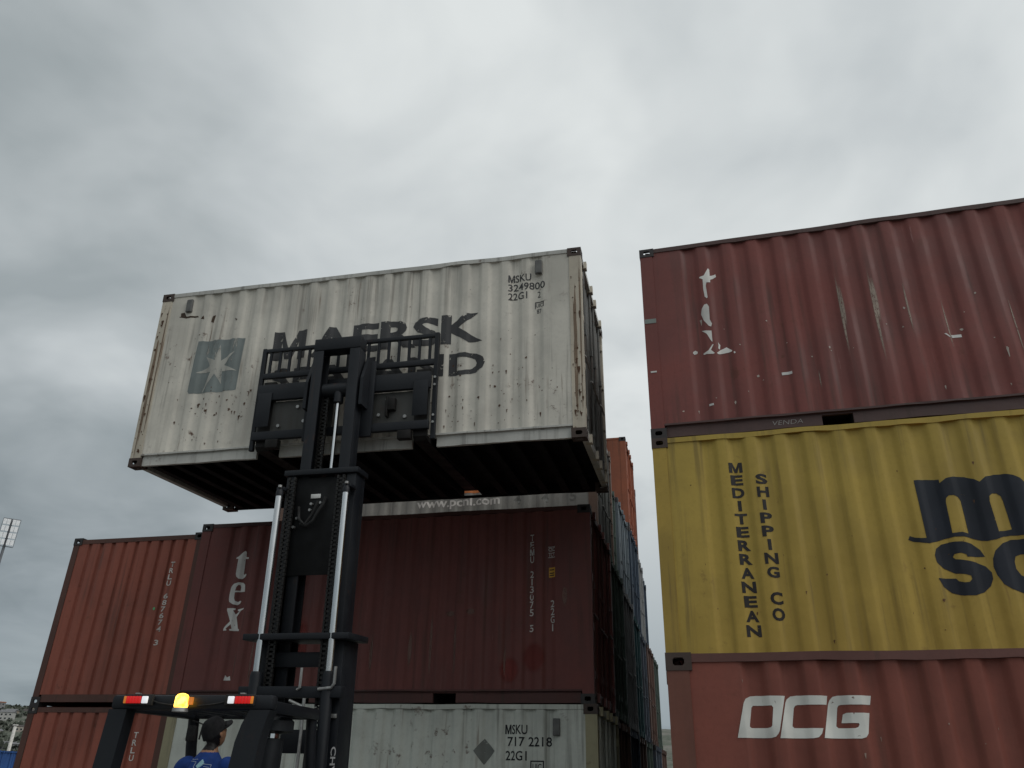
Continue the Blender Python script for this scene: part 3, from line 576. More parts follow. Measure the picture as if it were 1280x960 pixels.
rows = [  # u, v, level, colour, label
 (-.03, 2.50, 0, 'brown', 'brown container at the foot of the row right behind the two front-row containers'),
 (-.05, 2.50, 1, 'green', 'dark green container directly under the grey web-address container'),
 (-.08, 5.00, 0, 'navy', 'navy container on the ground two rows behind the tex container'),
 (-.09, 5.00, 1, 'grey', 'grey container in the alley wall under the dark green third-level one'),
 (-.40, 5.00, 2, 'green', 'dark green container level with and just behind the grey web-address container'),
 (-.14, 7.50, 0, 'brown', 'brown container on the ground under the teal one in the alley wall'),
 (-.16, 7.50, 1, 'teal', 'teal container under the pale blue one in the alley wall'),
 (-.34, 7.50, 2, 'pale_blue', 'pale blue container end in the alley wall, left of the orange one'),
 (-.18, 10.0, 0, 'green', 'dark green container at ground level in the row of the orange container'),
 (-.21, 10.0, 1, 'navy', 'navy container second from ground in the row of the orange container'),
 (-.30, 10.0, 2, 'blue', 'blue container right under the bright orange container'),
 (-.30, 10.0, 3, 'orange', 'bright orange container on top of the four-high stack in the gap'),
 (-.10, 12.5, 0, 'navy', 'navy container on the ground just beyond the row of the orange container'),
 (-.18, 12.5, 1, 'brown', 'brown container second from ground just beyond the row of the orange container'),
 (-.36, 12.5, 2, 'grey', 'grey container third from ground just beyond the row of the orange container'),
 (-.46, 12.5, 3, 'pink', 'faded red container on top of the stack just beyond the orange one'),
 (-.10, 15.0, 0, 'brown', 'brown container on the ground in the last row of the left block'),
 (-.20, 15.0, 1, 'green', 'dark green container at mid height in the last row of the left block'),
 (-.45, 15.0, 2, 'blue', 'blue container on top of the last row of the left block')]
for u_, v_, lv, c_, lab in rows:
    container(leftbox(u_, v_, lv*H), lab, (P_[c_], P_[c_], CAST_DARK, P_[c_]), group='containers stacked behind the left front row')

# ------------------------------------------------ right block
co, co_w, _ = container(rightbox(.20, -2.46, 0), 'brick red container with big white OCG letters, lowest at the right edge', (O_WALL, O_POST, CAST_RUST, O_RAIL), hgt=2.545, amp=.008, seed=31, pitch=.25)
ocgp = printing('white_ocg_lettering', (.72, .72, .67), .15, 26, 5)
for q in shift(OCG, -.20-hx, H): decal('letter', polys([q]), co_w, ocgp)
container(rightbox(.02, 0.02, 0), 'brown container hidden under the yellow one, behind the brick red one', (P_['brown'], P_['brown'], CAST_DARK, P_['brown']))
cy_, cy_w, _ = container(rightbox(0, 0, H), 'mustard yellow container with dark logo and two stacked columns of capitals', (Y_WALL, Y_POST, CAST_RUST, Y_WALL), amp=.010, seed=35, depth=.030, pitch=.30)
blk_y = printing('black_lettering_yellow', (.022, .020, .020), .14, 26)
for q in (column('MEDITERRANEAN', .875-hx, 2.245, .430, .125, .04, .2), column('SHIPPING', 1.125-hx, 2.095, .995, .12, .04, .2), column('CO', 1.125-hx, .855, .575, .12, .04, .2)): decal('lettering', q, cy_w, blk_y)
for q in shift(MSC, -hx, 0): decal('letter', polys([q]), cy_w, NAVY_P)
q = decal('rust_flecks', flecks(50, .2-hx, .2, 5.6-hx, 2.2, 31, .003, .013, .4), cy_w, printing('rust_flecks_yellow', (.12, .06, .025), .25, 80)); q['kind'] = 'stuff'
q = decal('rust_flecks', flecks(40, .2-hx, 1.2, 5.6-hx, 2.4, 33, .003, .012, .4), co_w, printing('rust_flecks_red', (.30, .22, .18), .3, 80)); q['kind'] = 'stuff'
ck, ck_w, _ = container(rightbox(0, 0, 2*H), 'oxblood container with broken white tex letters, top of the right stack', (K_WALL, K_WALL, CAST_DARK, K_RAIL), amp=.016, seed=39, depth=.030, pitch=.30)
decal('lettering', polys(shift(TEXK, -hx, -H)), ck_w, printing('white_remnants', (.70, .69, .65), .0))
for q in (rect(1.49-hx, .655, 1.60-hx, .69), rect(3.27-hx, .90, 3.37-hx, .935), polys([[[(3.20-hx, .95), (3.22-hx, .955), (3.26-hx, .915), (3.25-hx, .905)]]]), rect(.67-hx, .35, .72-hx, .375)): decal('sticker', q, ck_w, WHITE_P)
for k, (a, b, c, d) in enumerate(((2.205, .75, 2.245, 2.05), (2.225, 1.1, 2.275, 1.75), (2.555, .65, 2.595, 2.05), (2.57, 1.15, 2.63, 1.8), (2.90, .9, 2.93, 1.7), (3.25, .7, 3.27, 1.5), (1.87, .45, 1.885, .7), (3.9, .5, 3.92, 1.4), (4.5, .9, 4.53, 1.9))): decal('scrape', ragged(a-hx, b, c-hx, d, k+1.9), ck_w, PALE_P)
fk_ = decal('flecks', flecks(26, .35-hx, .3, 3.9-hx, 1.5, 12, .006, .02, .3), ck_w, printing('pale_flecks', (.45, .40, .35), .2, 40)); fk_['kind'] = 'stuff'
put('paint_mark', MB().box(.045-hx, .115-hx, -WD/2+.001, -WD/2+.004, .83, .85).mesh('paint_mark'), WHITE_P, ck)
put('patch', MB().box(.015-hx, .15-hx, -WD/2+.001, -WD/2+.004, 1.50, 1.56).mesh('patch'), SAGE_P, ck)
flat_word('handwriting', word('VENDA', 1.31-hx, .055, 1.63-hx, .105, -.022, .2), ck, -WD/2+.037, printing('chalk', (.42, .41, .39), .12))
rb = [('grey', 'brown', 'blue'), ('green', 'pink', 'grey'), ('brown', 'navy', 'pink'), ('navy', 'grey', 'brown')]
lvn = ('on the ground', 'at mid height', 'on top'); rwn = ('directly behind the yellow and oxblood stack', 'two rows behind the yellow container', 'three rows behind the yellow container', 'in the last row of the right block')
for i_, cs in enumerate(rb):
    for lv, c_ in enumerate(cs):
        container(rightbox(.03+.02*((i_+lv) % 3), 2.50*(i_+1), lv*H), '%s container %s %s' % (c_ if c_ != 'pink' else 'faded red', lvn[lv], rwn[i_]), (P_[c_], P_[c_], CAST_DARK, P_[c_]), group='containers stacked behind the right stack')
# ------------------------------------------------------------------ the forklift that holds the white container up
BLK = paint('mast_black_paint', (.0085, .0108, .0150), fade=(.012, .014, .018), rust=.12, streak=.25, spots=.35, rough=.5, seed=71, scuff=.25, dirt=(.022, .020, .018))
BLK2 = plain('chassis_charcoal_paint', (.012, .014, .017), .5, var=.25, scale=4, spec=.3)
GREASE = plain('greased_chain_steel', (.020, .019, .018), .45, .4, .4, 30)
CHROME = plain('chromed_piston_rod', (.80, .80, .80), .18, 1., .04, 3, bump=0)
RUBBER = plain('black_rubber', (.014, .014, .014), .8, var=.3, scale=20)
STEELG = plain('galvanised_pipe', (.36, .36, .35), .45, .6, .2, 14)
FORKST = plain('worn_fork_steel', (.014, .013, .012), .6, .2, .35, 9, spec=.3)
PLATE_BLK = plain('greasy_black_plate', (.0045, .0048, .0052), .6, var=.4, scale=6, spec=.25)
MF = FG @ Matrix.Translation((-3.03, -1.4, 0)); MM = FW @ Matrix.Translation((-3.03, 0, 0)); REL = MF.inverted() @ MM
fl = empty('forklift', MF, 'black forklift with raised twin-rod mast and lit amber beacon, seen from behind', 'forklift')
def mpart(name, mb, mat, parent=None, smooth=40): return put(name, mb.mesh(name, smooth), mat, parent or fl, REL if parent is None else None)
FLOOR_W = -5.12
for s in (-1, 1):
    a, b = sorted((s*.175, s*.31)); mpart('inner_mast_channel', MB().bbox(a, b, -.44, -.415, -2.9, 1.21, .006).bbox(*sorted((s*.285, s*.31)), -.414, -.27, -2.9, 1.21, .006).bbox(a, b, -.269, -.245, -2.9, 1.21, .006), BLK)
    a, b = sorted((s*.318, s*.43)); mpart('middle_mast_channel', MB().bbox(a, b, -.49, -.465, -4.4, -.43, .006).bbox(*sorted((s*.405, s*.43)), -.464, -.25, -4.4, -.43, .006).bbox(a, b, -.249, -.225, -4.4, -.43, .006), BLK)
    a, b = sorted((s*.36, s*.50)); mpart('outer_mast_channel', MB().bbox(a, b, -.56, -.53, FLOOR_W, -2.275, .006).bbox(*sorted((s*.47, s*.50)), -.529, -.22, FLOOR_W, -2.275, .006).bbox(a, b, -.219, -.19, FLOOR_W, -2.275, .006), BLK)
    rod = mpart('lift_cylinder', MB().tube([(s*.405, -.665, FLOOR_W), (s*.405, -.665, -2.62), (s*.405, -.665, -2.58)], [.062, .062, .05], 16), BLK)
    put('piston_rod', MB().tube([(s*.405, -.665, -2.62), (s*.405, -.665, -.70)], .036, 16).mesh('piston_rod', 40), CHROME, rod)
    put('rod_cap', MB().tube([(s*.405, -.665, -.71), (s*.405, -.665, -.66), (s*.405, -.665, -.62)], [.042, .042, .02], 12).bbox(s*.405-.05, s*.405+.05, -.66, -.50, -.64, -.60, .006).mesh('rod_cap', 40), BLK, rod)
    put('rod_end_bolt', MB().tube([(s*.405+.01, -.69, -.615), (s*.405+.01, -.69, -.59)], .022, 10).mesh('rod_end_bolt', 40), STEELG, rod)
    ch = MB()
    for k in range(66):
        w_ = -.50-k*.047
        ch.box(s*.30-.045, s*.30-.022, -.61, -.575, w_-.02, w_+.02).box(s*.30+.022, s*.30+.045, -.61, -.575, w_-.02, w_+.02).box(s*.30-.02, s*.30+.02, -.605, -.585, w_-.036, w_-.012)
    c_ = mpart('lift_chain', ch, GREASE, smooth=False); c_['kind'] = 'stuff'
    gus = MB().prismx([(-.12, 1.22), (-.12, .45), (-.43, .45), (-.43, .80), (-.30, 1.12)], *sorted((s*.345, s*.385))); mpart('carriage_side_plate', gus, BLK, smooth=False)
    # forks: shank against the load, blade in the pocket
    fk = MB().prismx([(-.135, .98), (-.085, .98), (-.085, .112), (2.22, .095), (2.22, .075), (-.02, .052), (-.09, .055), (-.135, .10)], s*1.04-.085, s*1.04+.085); mpart('fork', fk, FORKST, smooth=False)
mpart('mast_top_bar', MB().bbox(-.312, .312, -.445, -.25, 1.212, 1.376, .012), BLK)
mpart('mast_crossbar', MB().bbox(-.46, .46, -.52, -.20, -.428, -.362, .008), BLK)
mpart('mast_crossbar', MB().bbox(-.60, .60, -.70, -.16, -2.27, -2.205, .008), BLK)
mpart('mast_crossbar', MB().bbox(-.355, .355, -.50, -.46, -2.53, -2.38, .006), BLK)
mpart('mast_crossbar', MB().bbox(-.57, .57, -.70, -.565, -2.835, -2.725, .01), BLK)
mpart('mast_crossbar', MB().bbox(-.355, .355, -.50, -.40, -3.35, -3.13, .008), BLK)
mpart('mast_crossbar', MB().bbox(-.47, .47, -.56, -.2, FLOOR_W+.1, FLOOR_W+.45, .01), BLK)
mpart('middle_stage_plate', MB().bbox(-.317, .317, -.46, -.448, -1.57, -.45, .004), PLATE_BLK)
fc = mpart('free_lift_cylinder', MB().tube([(.045, -.35, -1.4), (.045, -.35, -.40)], .055, 14).tube([(.045, -.35, .52), (.045, -.35, .70), (.045, -.35, .74)], [.06, .06, .03], 12), BLK)
put('piston_rod', MB().tube([(.045, -.35, -.42), (.045, -.35, .54)], .024, 14).mesh('piston_rod', 40), CHROME, fc)
for s in (-.14, .19):
    ch = MB()
    for k in range(34):
        w_ = .70-k*.047; ch.box(s-.045, s-.022, -.335, -.30, w_-.02, w_+.02).box(s+.022, s+.045, -.335, -.30, w_-.02, w_+.02).box(s-.02, s+.02, -.33, -.31, w_-.036, w_-.012)
    c_ = mpart('lift_chain', ch, GREASE, smooth=False); c_['kind'] = 'stuff'
mpart('chain_sheave', MB().tube([(-.16, -.33, .70), (.21, -.33, .70)], .09, 18), BLK)
# carriage and load backrest
mpart('carriage_plate', MB().bbox(-1.16, 1.16, -.20, -.136, .70, .92, .01), BLK)
mpart('carriage_plate', MB().bbox(-1.16, 1.16, -.20, -.136, .17, .28, .01), BLK)
for s in (-.36, .36): mpart('carriage_upright', MB().bbox(s-.09, s+.09, -.245, -.201, .10, 1.10, .01), BLK)
br = mpart('load_backrest', MB().bbox(-1.215, 1.215, -.125, -.075, 1.425, 1.475, .006).bbox(-1.215, 1.215, -.125, -.075, 1.045, 1.12, .006), BLK)
for s in (-1, 1): put('backrest_post', MB().bbox(*sorted((s*1.165, s*1.222)), -.126, -.072, .06, 1.485, .008).mesh('backrest_post'), BLK, br)
for k in range(17):
    x_ = -1.10+k*.1375; put('backrest_bar', MB().bbox(x_-.017, x_+.017, -.115, -.085, 1.118, 1.427, .004).mesh('backrest_bar'), BLK, br)
for x_, w_ in ((1.195, .86), (1.195, .76), (1.195, .36), (1.195, .27)):
    put('bolt', MB().tube([(x_, -.128, w_), (x_, -.142, w_)], .016, 8).mesh('bolt', 40), STEELG, br)
PLATE = paint('carriage_plate_dusty', (.060, .060, .056), rust=.5, streak=.6, spots=.6, seed=61)
for s in (-1, 1):
    mpart('side_shift_plate', MB().bbox(*sorted((s*.12, s*1.15)), -.134, -.128, .285, .695, .002), PLATE, smooth=False)
    mpart('side_shift_plate', MB().bbox(*sorted((s*.95, s*1.14)), -.21, -.201, .34, .80, .003), BLK)
    for x_, w_ in ((.50, .40), (.60, .60), (.84, .36)): mpart('bolt', MB().tube([(s*x_, -.135, w_), (s*x_, -.16, w_)], .022, 8), STEELG)
    mpart('fork_stop', MB().bbox(*sorted((s*.78, s*.95)), -.22, -.128, .05, .165, .012), FORKST)
mpart('side_shift_bracket', MB().bbox(.62, .72, -.21, -.13, .44, .60, .01).bbox(.60, .63, -.21, -.13, .36, .62, .006), FORKST)
# hoses, clips and tag plates on the mast
mpart('hydraulic_hose', MB().tube([(-.20, -.49, -1.0), (-.10, -.53, -1.03), (-.02, -.54, -.98), (.03, -.53, -.86), (.07, -.51, -.78), (.08, -.49, -.70)], .018, 8), RUBBER)
mpart('hydraulic_hose', MB().tube([(-.24, -.49, -.80), (-.20, -.53, -.95), (-.12, -.54, -1.02), (-.05, -.52, -.90), (.00, -.50, -.74)], .016, 8), RUBBER)
mpart('tag_plate', MB().bbox(-.115, .005, -.47, -.463, -.70, -.65, .002), plain('white_tag', (.60, .60, .58), .5))
for x_, w_ in ((-.09, -.77), (.02, -.76), (-.10, -.84), (-.25, -.93), (-.28, -1.03)): mpart('hose_clip', MB().tube([(x_, -.463, w_), (x_, -.50, w_)], .016, 8), STEELG)
mpart('steel_pipe', MB().tube([(.13, -.72, -2.55), (.13, -.72, -2.74), (.10, -.72, -2.76)], .014, 8), STEELG)
mpart('steel_pipe', MB().tube([(.50, -.72, -2.54), (.50, -.72, -2.70), (.47, -.72, -2.74), (.33, -.72, -2.755)], .016, 8), STEELG)
mpart('steel_pipe', MB().tube([(.20, -.74, -2.84), (.205, -.74, -3.2), (.19, -.74, -3.9)], .017, 8), STEELG)
mpart('steel_pipe', MB().tube([(.04, -.74, -2.86), (.20, -.74, -2.92)], .014, 8), STEELG)
mpart('hydraulic_hose', MB().tube([(.27, -.74, -2.95), (.29, -.76, -3.3), (.27, -.74, -3.9)], .02, 8), RUBBER)
mpart('bracket', MB().bbox(.37, .49, -.59, -.562, -3.02, -2.98, .004), STEELG)
for k in range(7): mpart('bolt', MB().tube([(.375, -.562, -3.10-k*.14), (.375, -.575, -3.10-k*.14)], .014, 8), STEELG)
ltr = glyph('CHA', .02); mbt = MB().add([(.485+(b-.5)*.055*-1, -.563, -3.52+.26*(1-a)-.02) for a, b in ltr[0]], ltr[1]); mpart('lettering', mbt, printing('white_mast_lettering', (.7, .7, .7), .1), smooth=False)
# overhead guard, in the truck's own upright frame (y forward)
def fpart(name, mb, mat, parent=None, smooth=40): return put(name, mb.mesh(name, smooth), mat, parent or fl)
gd = fpart('overhead_guard', MB().bbox(-.74, .74, -.80, -.70, 2.185, 2.30, .03), BLK)
for x_ in (-.45, -.27, -.09, .09, .27, .45): put('guard_bar', MB().bbox(x_-.02, x_+.02, -.699, .18, 2.20, 2.25, .006).mesh('guard_bar', 40), BLK, gd)
for s in (-1, 1):
    put('guard_rail', MB().bbox(*sorted((s*.56, s*.66)), -.699, .26, 2.175, 2.27, .012).mesh('guard_rail', 40), BLK, gd)
    put('front_pillar', MB().tube([(s*.60, .22, 2.20), (s*.60, .26, 1.95), (s*.60, .42, 1.35), (s*.58, .50, .95)], .05, 10).mesh('front_pillar', 40), BLK, gd)
put('guard_bar', MB().bbox(-.559, .559, .18, .26, 2.18, 2.26, .01).mesh('guard_bar', 40), BLK, gd)
def pillar(pts):                      # swept rear pillar: (centre x, half width, y, z)
    mb = MB()
    for x_, hw, y_, z_ in pts: mb.v += [(x_-hw, y_-.06, z_), (x_+hw, y_-.06, z_), (x_+hw, y_+.06, z_), (x_-hw, y_+.06, z_)]
    for i in range(len(pts)-1):
        for k in range(4): mb.f.append((i*4+k, i*4+(k+1) % 4, i*4+4+(k+1) % 4, i*4+4+k))
    mb.f += [(0, 3, 2, 1), tuple(len(mb.v)-4+k for k in range(4))]; return mb
put('rear_pillar', pillar([(-.655, .085, -.745, 2.188), (-.66, .085, -.75, 2.05), (-.665, .085, -.77, 1.75), (-.655, .11, -.80, 1.3), (-.62, .14, -.82, .98)]).mesh('rear_pillar', 50), BLK, gd)
put('rear_pillar', pillar([(.64, .09, -.745, 2.188), (.60, .10, -.75, 2.08), (.575, .105, -.76, 1.95), (.56, .105, -.77, 1.75), (.60, .17, -.80, 1.3), (.60, .16, -.82, .98)]).mesh('rear_pillar', 50), BLK, gd)
RED_L = plain('red_lamp_lens', (.5, .01, .01), .3, emit=(1, .03, .03), es=.28, var=.1); WHT_L = plain('white_lamp_lens', (.8, .8, .8), .25, emit=(.92, .95, 1), es=.5, var=.05)
AMB_D = plain('amber_reflector', (.6, .16, .02), .3, emit=(1, .35, .05), es=.25)
for s in (-1, 1):
    lb = fpart('rear_lamp', MB().bbox(*sorted((s*.33, s*.59)), -.835, -.802, 2.215, 2.30, .008), RUBBER)
    for q in range(5): put('lens', MB().bbox(*sorted((s*(.430+.0275*q), s*(.4535+.0275*q))), -.852, -.834, 2.23, 2.285, .005).mesh('lens', 40), RED_L, lb)
    put('lamp_bracket', MB().bbox(*sorted((s*.46, s*.50)), -.835, -.80, 2.30, 2.312, .003).mesh('lamp_bracket'), STEELG, lb)
    put('cable', MB().tube([(s*.33, -.81, 2.25), (s*.28, -.815, 2.235), (s*.20, -.808, 2.225), (s*.08, -.808, 2.215)], .006, 6).mesh('cable'), RUBBER, lb)
    put('lens', MB().bbox(*sorted((s*.365, s*.42)), -.85, -.834, 2.23, 2.285, .006).mesh('lens', 40), WHT_L, lb)
    put('lens', MB().bbox(*sorted((s*.567, s*.588)), -.85, -.834, 2.23, 2.285, .004).mesh('lens', 40), AMB_D, lb)
bc = fpart('beacon', MB().tube([(-.03, -.87, 2.165), (-.03, -.87, 2.195)], [.062, .06], 18).bbox(-.05, -.01, -.87, -.79, 2.168, 2.185, .004), STEELG)
def beacon_mat():
    m, nt, p, out = nodes('lit_amber_lens'); p.inputs['Base Color'].default_value = (.8, .38, .02, 1); p.inputs['Roughness'].default_value = .25
    lw = nt.nodes.new('ShaderNodeTexCoord'); n1 = nz(nt, lw.outputs['Object'], 30, 2, .5)
    nt.links.new(mixc(nt, rng(nt, n1, .3, .7), (1, .50, .03), (1, .66, .12)), p.inputs['Emission Color']); p.inputs['Emission Strength'].default_value = 3.2; return m
put('lens', MB().tube([(-.03, -.87, 2.196), (-.03, -.87, 2.21), (-.03, -.87, 2.275), (-.03, -.87, 2.295), (-.03, -.87, 2.304)], [.05, .055, .053, .04, .015], 20).mesh('lens', 60), beacon_mat(), bc)
put('bulb', MB().tube([(.045, -.86, 2.22), (.045, -.86, 2.275)], .022, 10).mesh('bulb', 40), AMB_D, bc)
mr = fpart('mirror', MB().bbox(-.60, -.50, .13, .17, 1.98, 2.12, .02), RUBBER); put('mirror_arm', MB().tube([(-.60, .22, 2.15), (-.56, .15, 2.16), (-.44, .14, 2.13), (-.45, .13, 2.0)], .008, 6).mesh('mirror_arm'), RUBBER, mr)
ac = fpart('air_intake', MB().tube([(.44, -.20, .95), (.44, -.20, 2.0)], .115, 20).tube([(.44, -.20, 2.045), (.44, -.20, 2.06), (.44, -.20, 2.14), (.44, -.20, 2.17)], [.13, .185, .185, .15], 22), BLK2)
put('clamp_ring', MB().tube([(.44, -.20, 2.005), (.44, -.20, 2.04)], .085, 20).mesh('clamp_ring', 40), CHROME, ac)
put('sticker', MB().bbox(.30, .36, -.375, -.36, 2.085, 2.125, .004).mesh('sticker'), plain('lime_sticker', (.40, .52, .12), .5, var=.4, scale=40), ac)
# body below the picture's edge
fpart('chassis', MB().bbox(-.62, .62, -.55, .85, .30, .80, .06).bbox(-.58, .58, -.15, .80, .801, .86, .02), BLK2)
cwp = MB()
for z_, k in ((.28, .92), (.45, 1.), (.85, 1.), (1.02, .95), (1.08, .86)):
    for i in range(24):
        t = math.pi*i/23; cwp.v.append((.70*k*math.cos(t), -.55-.62*k*math.sin(t)**.7, z_))
for j in range(4):
    for i in range(24): cwp.f.append((j*24+i, j*24+(i+1) % 24, (j+1)*24+(i+1) % 24, (j+1)*24+i))
cwp.f += [tuple(range(24)), tuple(range(96, 120))]
fpart('counterweight', cwp, BLK2, smooth=50)
for s in (-1, 1):
    for y_, r_, w_ in ((1.02, .40, .30), (-.62, .33, .24)):
        x0 = s*.66; wh = fpart('wheel', MB().tube([(x0-w_/2, y_, r_), (x0-w_/2+.03, y_, r_), (x0-w_/2+.05, y_, r_), (x0+w_/2-.05, y_, r_), (x0+w_/2-.03, y_, r_), (x0+w_/2, y_, r_)], [r_*.72, r_*.94, r_, r_, r_*.94, r_*.72], 32), RUBBER)
        put('rim', MB().tube([(x0-w_/2-.012, y_, r_), (x0+w_/2+.012, y_, r_)], r_*.58, 24).mesh('rim', 40), STEELG, wh)
    fpart('fender', MB().bbox(*sorted((s*.50, s*.84)), .60, 1.40, .815, .86, .015), BLK2)
st = fpart('seat', MB().bbox(-.25, .25, -.55, -.02, 1.00, 1.10, .04), RUBBER); put('backrest', MB().bbox(-.23, .23, -.66, -.56, 1.09, 1.55, .04).mesh('backrest', 40), RUBBER, st)
fpart('engine_cover', MB().bbox(-.5, .5, -.78, .02, .80, .995, .04), BLK2)
sw = fpart('steering_column', MB().tube([(0, .52, .86), (0, .30, 1.34)], .035, 10).bbox(-.45, .45, .50, .62, .86, 1.28, .04), BLK2)
mbs = MB(); ring = [(.17*math.cos(t*math.pi/12), .28+.17*math.sin(t*math.pi/12)*.75, 1.36+.17*math.sin(t*math.pi/12)*.62) for t in range(25)]; mbs.tube(ring, .014, 8, False).tube([(-.17, .28, 1.36), (.17, .28, 1.36)], .012, 6)
put('steering_wheel', mbs.mesh('steering_wheel', 40), RUBBER, sw)

# ------------------------------------------------------------------ the driver
def skin(pts, edges, root_i):
    me = bpy.data.meshes.new('tmp'); me.from_pydata([p for p, _ in pts], edges, []); o = bpy.data.objects.new('tmp', me); col.objects.link(o)
    o.modifiers.new('s', 'SKIN'); 
    for i, (_, r_) in enumerate(pts):
        rr = r_ if isinstance(r_, tuple) else (r_, r_); me.skin_vertices[0].data[i].radius = rr; me.skin_vertices[0].data[i].use_root = (i == root_i)
    sb = o.modifiers.new('u', 'SUBSURF'); sb.levels = 2; sb.render_levels = 2
    bpy.context.view_layer.update(); out = bpy.data.meshes.new_from_object(o.evaluated_get(bpy.context.evaluated_depsgraph_get()))
    vs_ = [v.co.copy() for v in out.vertices]; fs = [tuple(p.vertices) for p in out.polygons]
    bpy.data.objects.remove(o); bpy.data.meshes.remove(me); bpy.data.meshes.remove(out); return vs_, fs
bodyM = MB()
P0 = [((0, -.33, 1.19), (.155, .12)), ((0, -.36, 1.34), (.15, .105)), ((0, -.39, 1.52), (.165, .11)), ((0, -.40, 1.72), (.20, .115)), ((0, -.39, 1.835), (.145, .095)), ((0, -.375, 1.895), .064), ((0, -.365, 1.96), .056)]
E0 = [(i, i+1) for i in range(6)]
bodyM.add(*skin(P0, E0, 0))
for s in (-1, 1):
    hand = (s*.17, .16, 1.40) if s < 0 else (.42, .18, 1.28)
    el = (s*.29, -.28, 1.50) if s < 0 else (.31, -.26, 1.46)
    bodyM.add(*skin([((s*.11, -.39, 1.80), .085), ((s*.23, -.39, 1.79), .076), ((s*.285, -.34, 1.64), .065), (el, .046), (((el[0]+hand[0])/2, (el[1]+hand[1])/2, (el[2]+hand[2])/2), .041), (hand, .028)], [(i, i+1) for i in range(5)], 0))
    hx_, hy_, hz_ = hand
    bodyM.add(*skin([((hx_, hy_-.02, hz_), (.030, .024)), ((hx_, hy_+.03, hz_), (.038, .020)), ((hx_, hy_+.075, hz_-.005), (.040, .017))], [(0, 1), (1, 2)], 0))
    for k, ln in enumerate((.070, .080, .074, .058)):
        fx = hx_+(k-1.5)*.0195
        bodyM.add(*skin([((fx, hy_+.07, hz_-.005), .0105), ((fx, hy_+.07+ln*.45, hz_-.012), .0098), ((fx, hy_+.07+ln*.62, hz_-.04), .0092), ((fx, hy_+.07+ln*.40, hz_-.062), .0084)], [(0, 1), (1, 2), (2, 3)], 0))
    bodyM.add(*skin([((hx_-s*.03, hy_+.01, hz_), .013), ((hx_-s*.058, hy_+.05, hz_-.012), .012), ((hx_-s*.050, hy_+.085, hz_-.03), .0105)], [(0, 1), (1, 2)], 0))
    bodyM.add(*skin([((s*.09, -.33, 1.20), .105), ((s*.13, -.10, 1.215), .088), ((s*.16, .13, 1.22), .068), ((s*.16, .17, 1.05), .060), ((s*.16, .22, .97), .045), ((s*.16, .26, .92), .05), ((s*.17, .40, .895), .038)], [(i, i+1) for i in range(6)], 0))
# head, looking right and up
HM = Matrix.Translation((.005, -.355, 2.035)) @ Matrix.Rotation(R(-27), 4, 'Z') @ Matrix.Rotation(R(30), 4, 'X')
bm = bmesh.new(); bmesh.ops.create_icosphere(bm, subdivisions=4, radius=1)
for v in bm.verts:
    x_, y_, z_ = v.co
    k = 1-.22*max(0, -z_)**1.2; fx = .076*x_*k; fy = (.097 if y_ < 0 else .092)*y_*(1-.10*max(0, -z_)); fz = .118*z_
    if y_ > 0:
        fy += .026*math.exp(-((x_/.17)**2+((z_+.20)/.22)**2)) - .010*(math.exp(-(((abs(x_)-.40)/.17)**2+((z_-.02)/.12)**2))) + .008*math.exp(-((x_/.35)**2+((z_+.52)/.08)**2)) - .006*math.exp(-((x_/.3)**2+((z_+.44)/.03)**2)) + .010*math.exp(-((x_/.3)**2+((z_+.85)/.15)**2))
    v.co = HM @ Vector((fx, fy, fz))
bm.verts.index_update(); bodyM.add([v.co.copy() for v in bm.verts], [tuple(v.index for v in f.verts) for f in bm.faces]); bm.free()
for s in (-1, 1):
    bm = bmesh.new(); bmesh.ops.create_icosphere(bm, subdivisions=2, radius=1)
    for v in bm.verts: v.co = HM @ Vector((s*(.078+.004)+.010*v.co.x, -.005+.020*v.co.y, -.012+.033*v.co.z))
    bm.verts.index_update(); bodyM.add([v.co.copy() for v in bm.verts], [tuple(v.index for v in f.verts) for f in bm.faces]); bm.free()
tmp = bpy.data.objects.new('tmp', bodyM.mesh('tmp')); col.objects.link(tmp)
rm_ = tmp.modifiers.new('r', 'REMESH'); rm_.mode = 'VOXEL'; rm_.voxel_size = .0085; sm = tmp.modifiers.new('s', 'SMOOTH'); sm.iterations = 3; sm.factor = .5
bpy.context.view_layer.update(); pm = bpy.data.meshes.new_from_object(tmp.evaluated_get(bpy.context.evaluated_depsgraph_get())); bpy.data.objects.remove(tmp)
pm.name = 'person'; pm.shade_smooth()
SKIN = plain('skin', (.42, .22, .13), .5, var=.12, scale=20); HAIR = plain('dark_hair', (.012, .010, .010), .6, var=.3, scale=60)
SHIRT = plain('blue_shirt_cloth', (.012, .055, .26), .85, var=.18, scale=12, bump=.4); TROU = plain('dark_trousers', (.022, .024, .030), .9); BOOT = plain('black_boots', (.015, .014, .013), .6)
pm.materials.clear()
for m_ in (SKIN, SHIRT, TROU, BOOT, HAIR): pm.materials.append(m_)
HI = HM.inverted()
for p in pm.polygons:
    c = p.center; h = HI @ c
    if c.z < .965 and c.y > .12: i = 3
    elif c.z < 1.21 or (c.z < 1.31 and c.y > -.2 and abs(c.x) < .26 and c.y < .24): i = 2
    elif c.z > 1.885 or (abs(c.x) > .20 and c.z < 1.585 and c.y > -.36) or c.y > -.22: i = 0
    else: i = 1
    if i == 0 and h.length < .16 and h.z > -.10 and c.z > 1.87 and (h.y < -.012 or h.z > .05): i = 4
    p.material_index = i
per = bpy.data.objects.new('person', pm); col.objects.link(per); per.matrix_world = MF
tag(per, 'person in blue shirt and black cap driving the forklift, face turned to the right', 'person')
CAP = plain('black_cap_cloth', (.012, .012, .014), .9, var=.3, scale=30, bump=.3)
cb = MB()
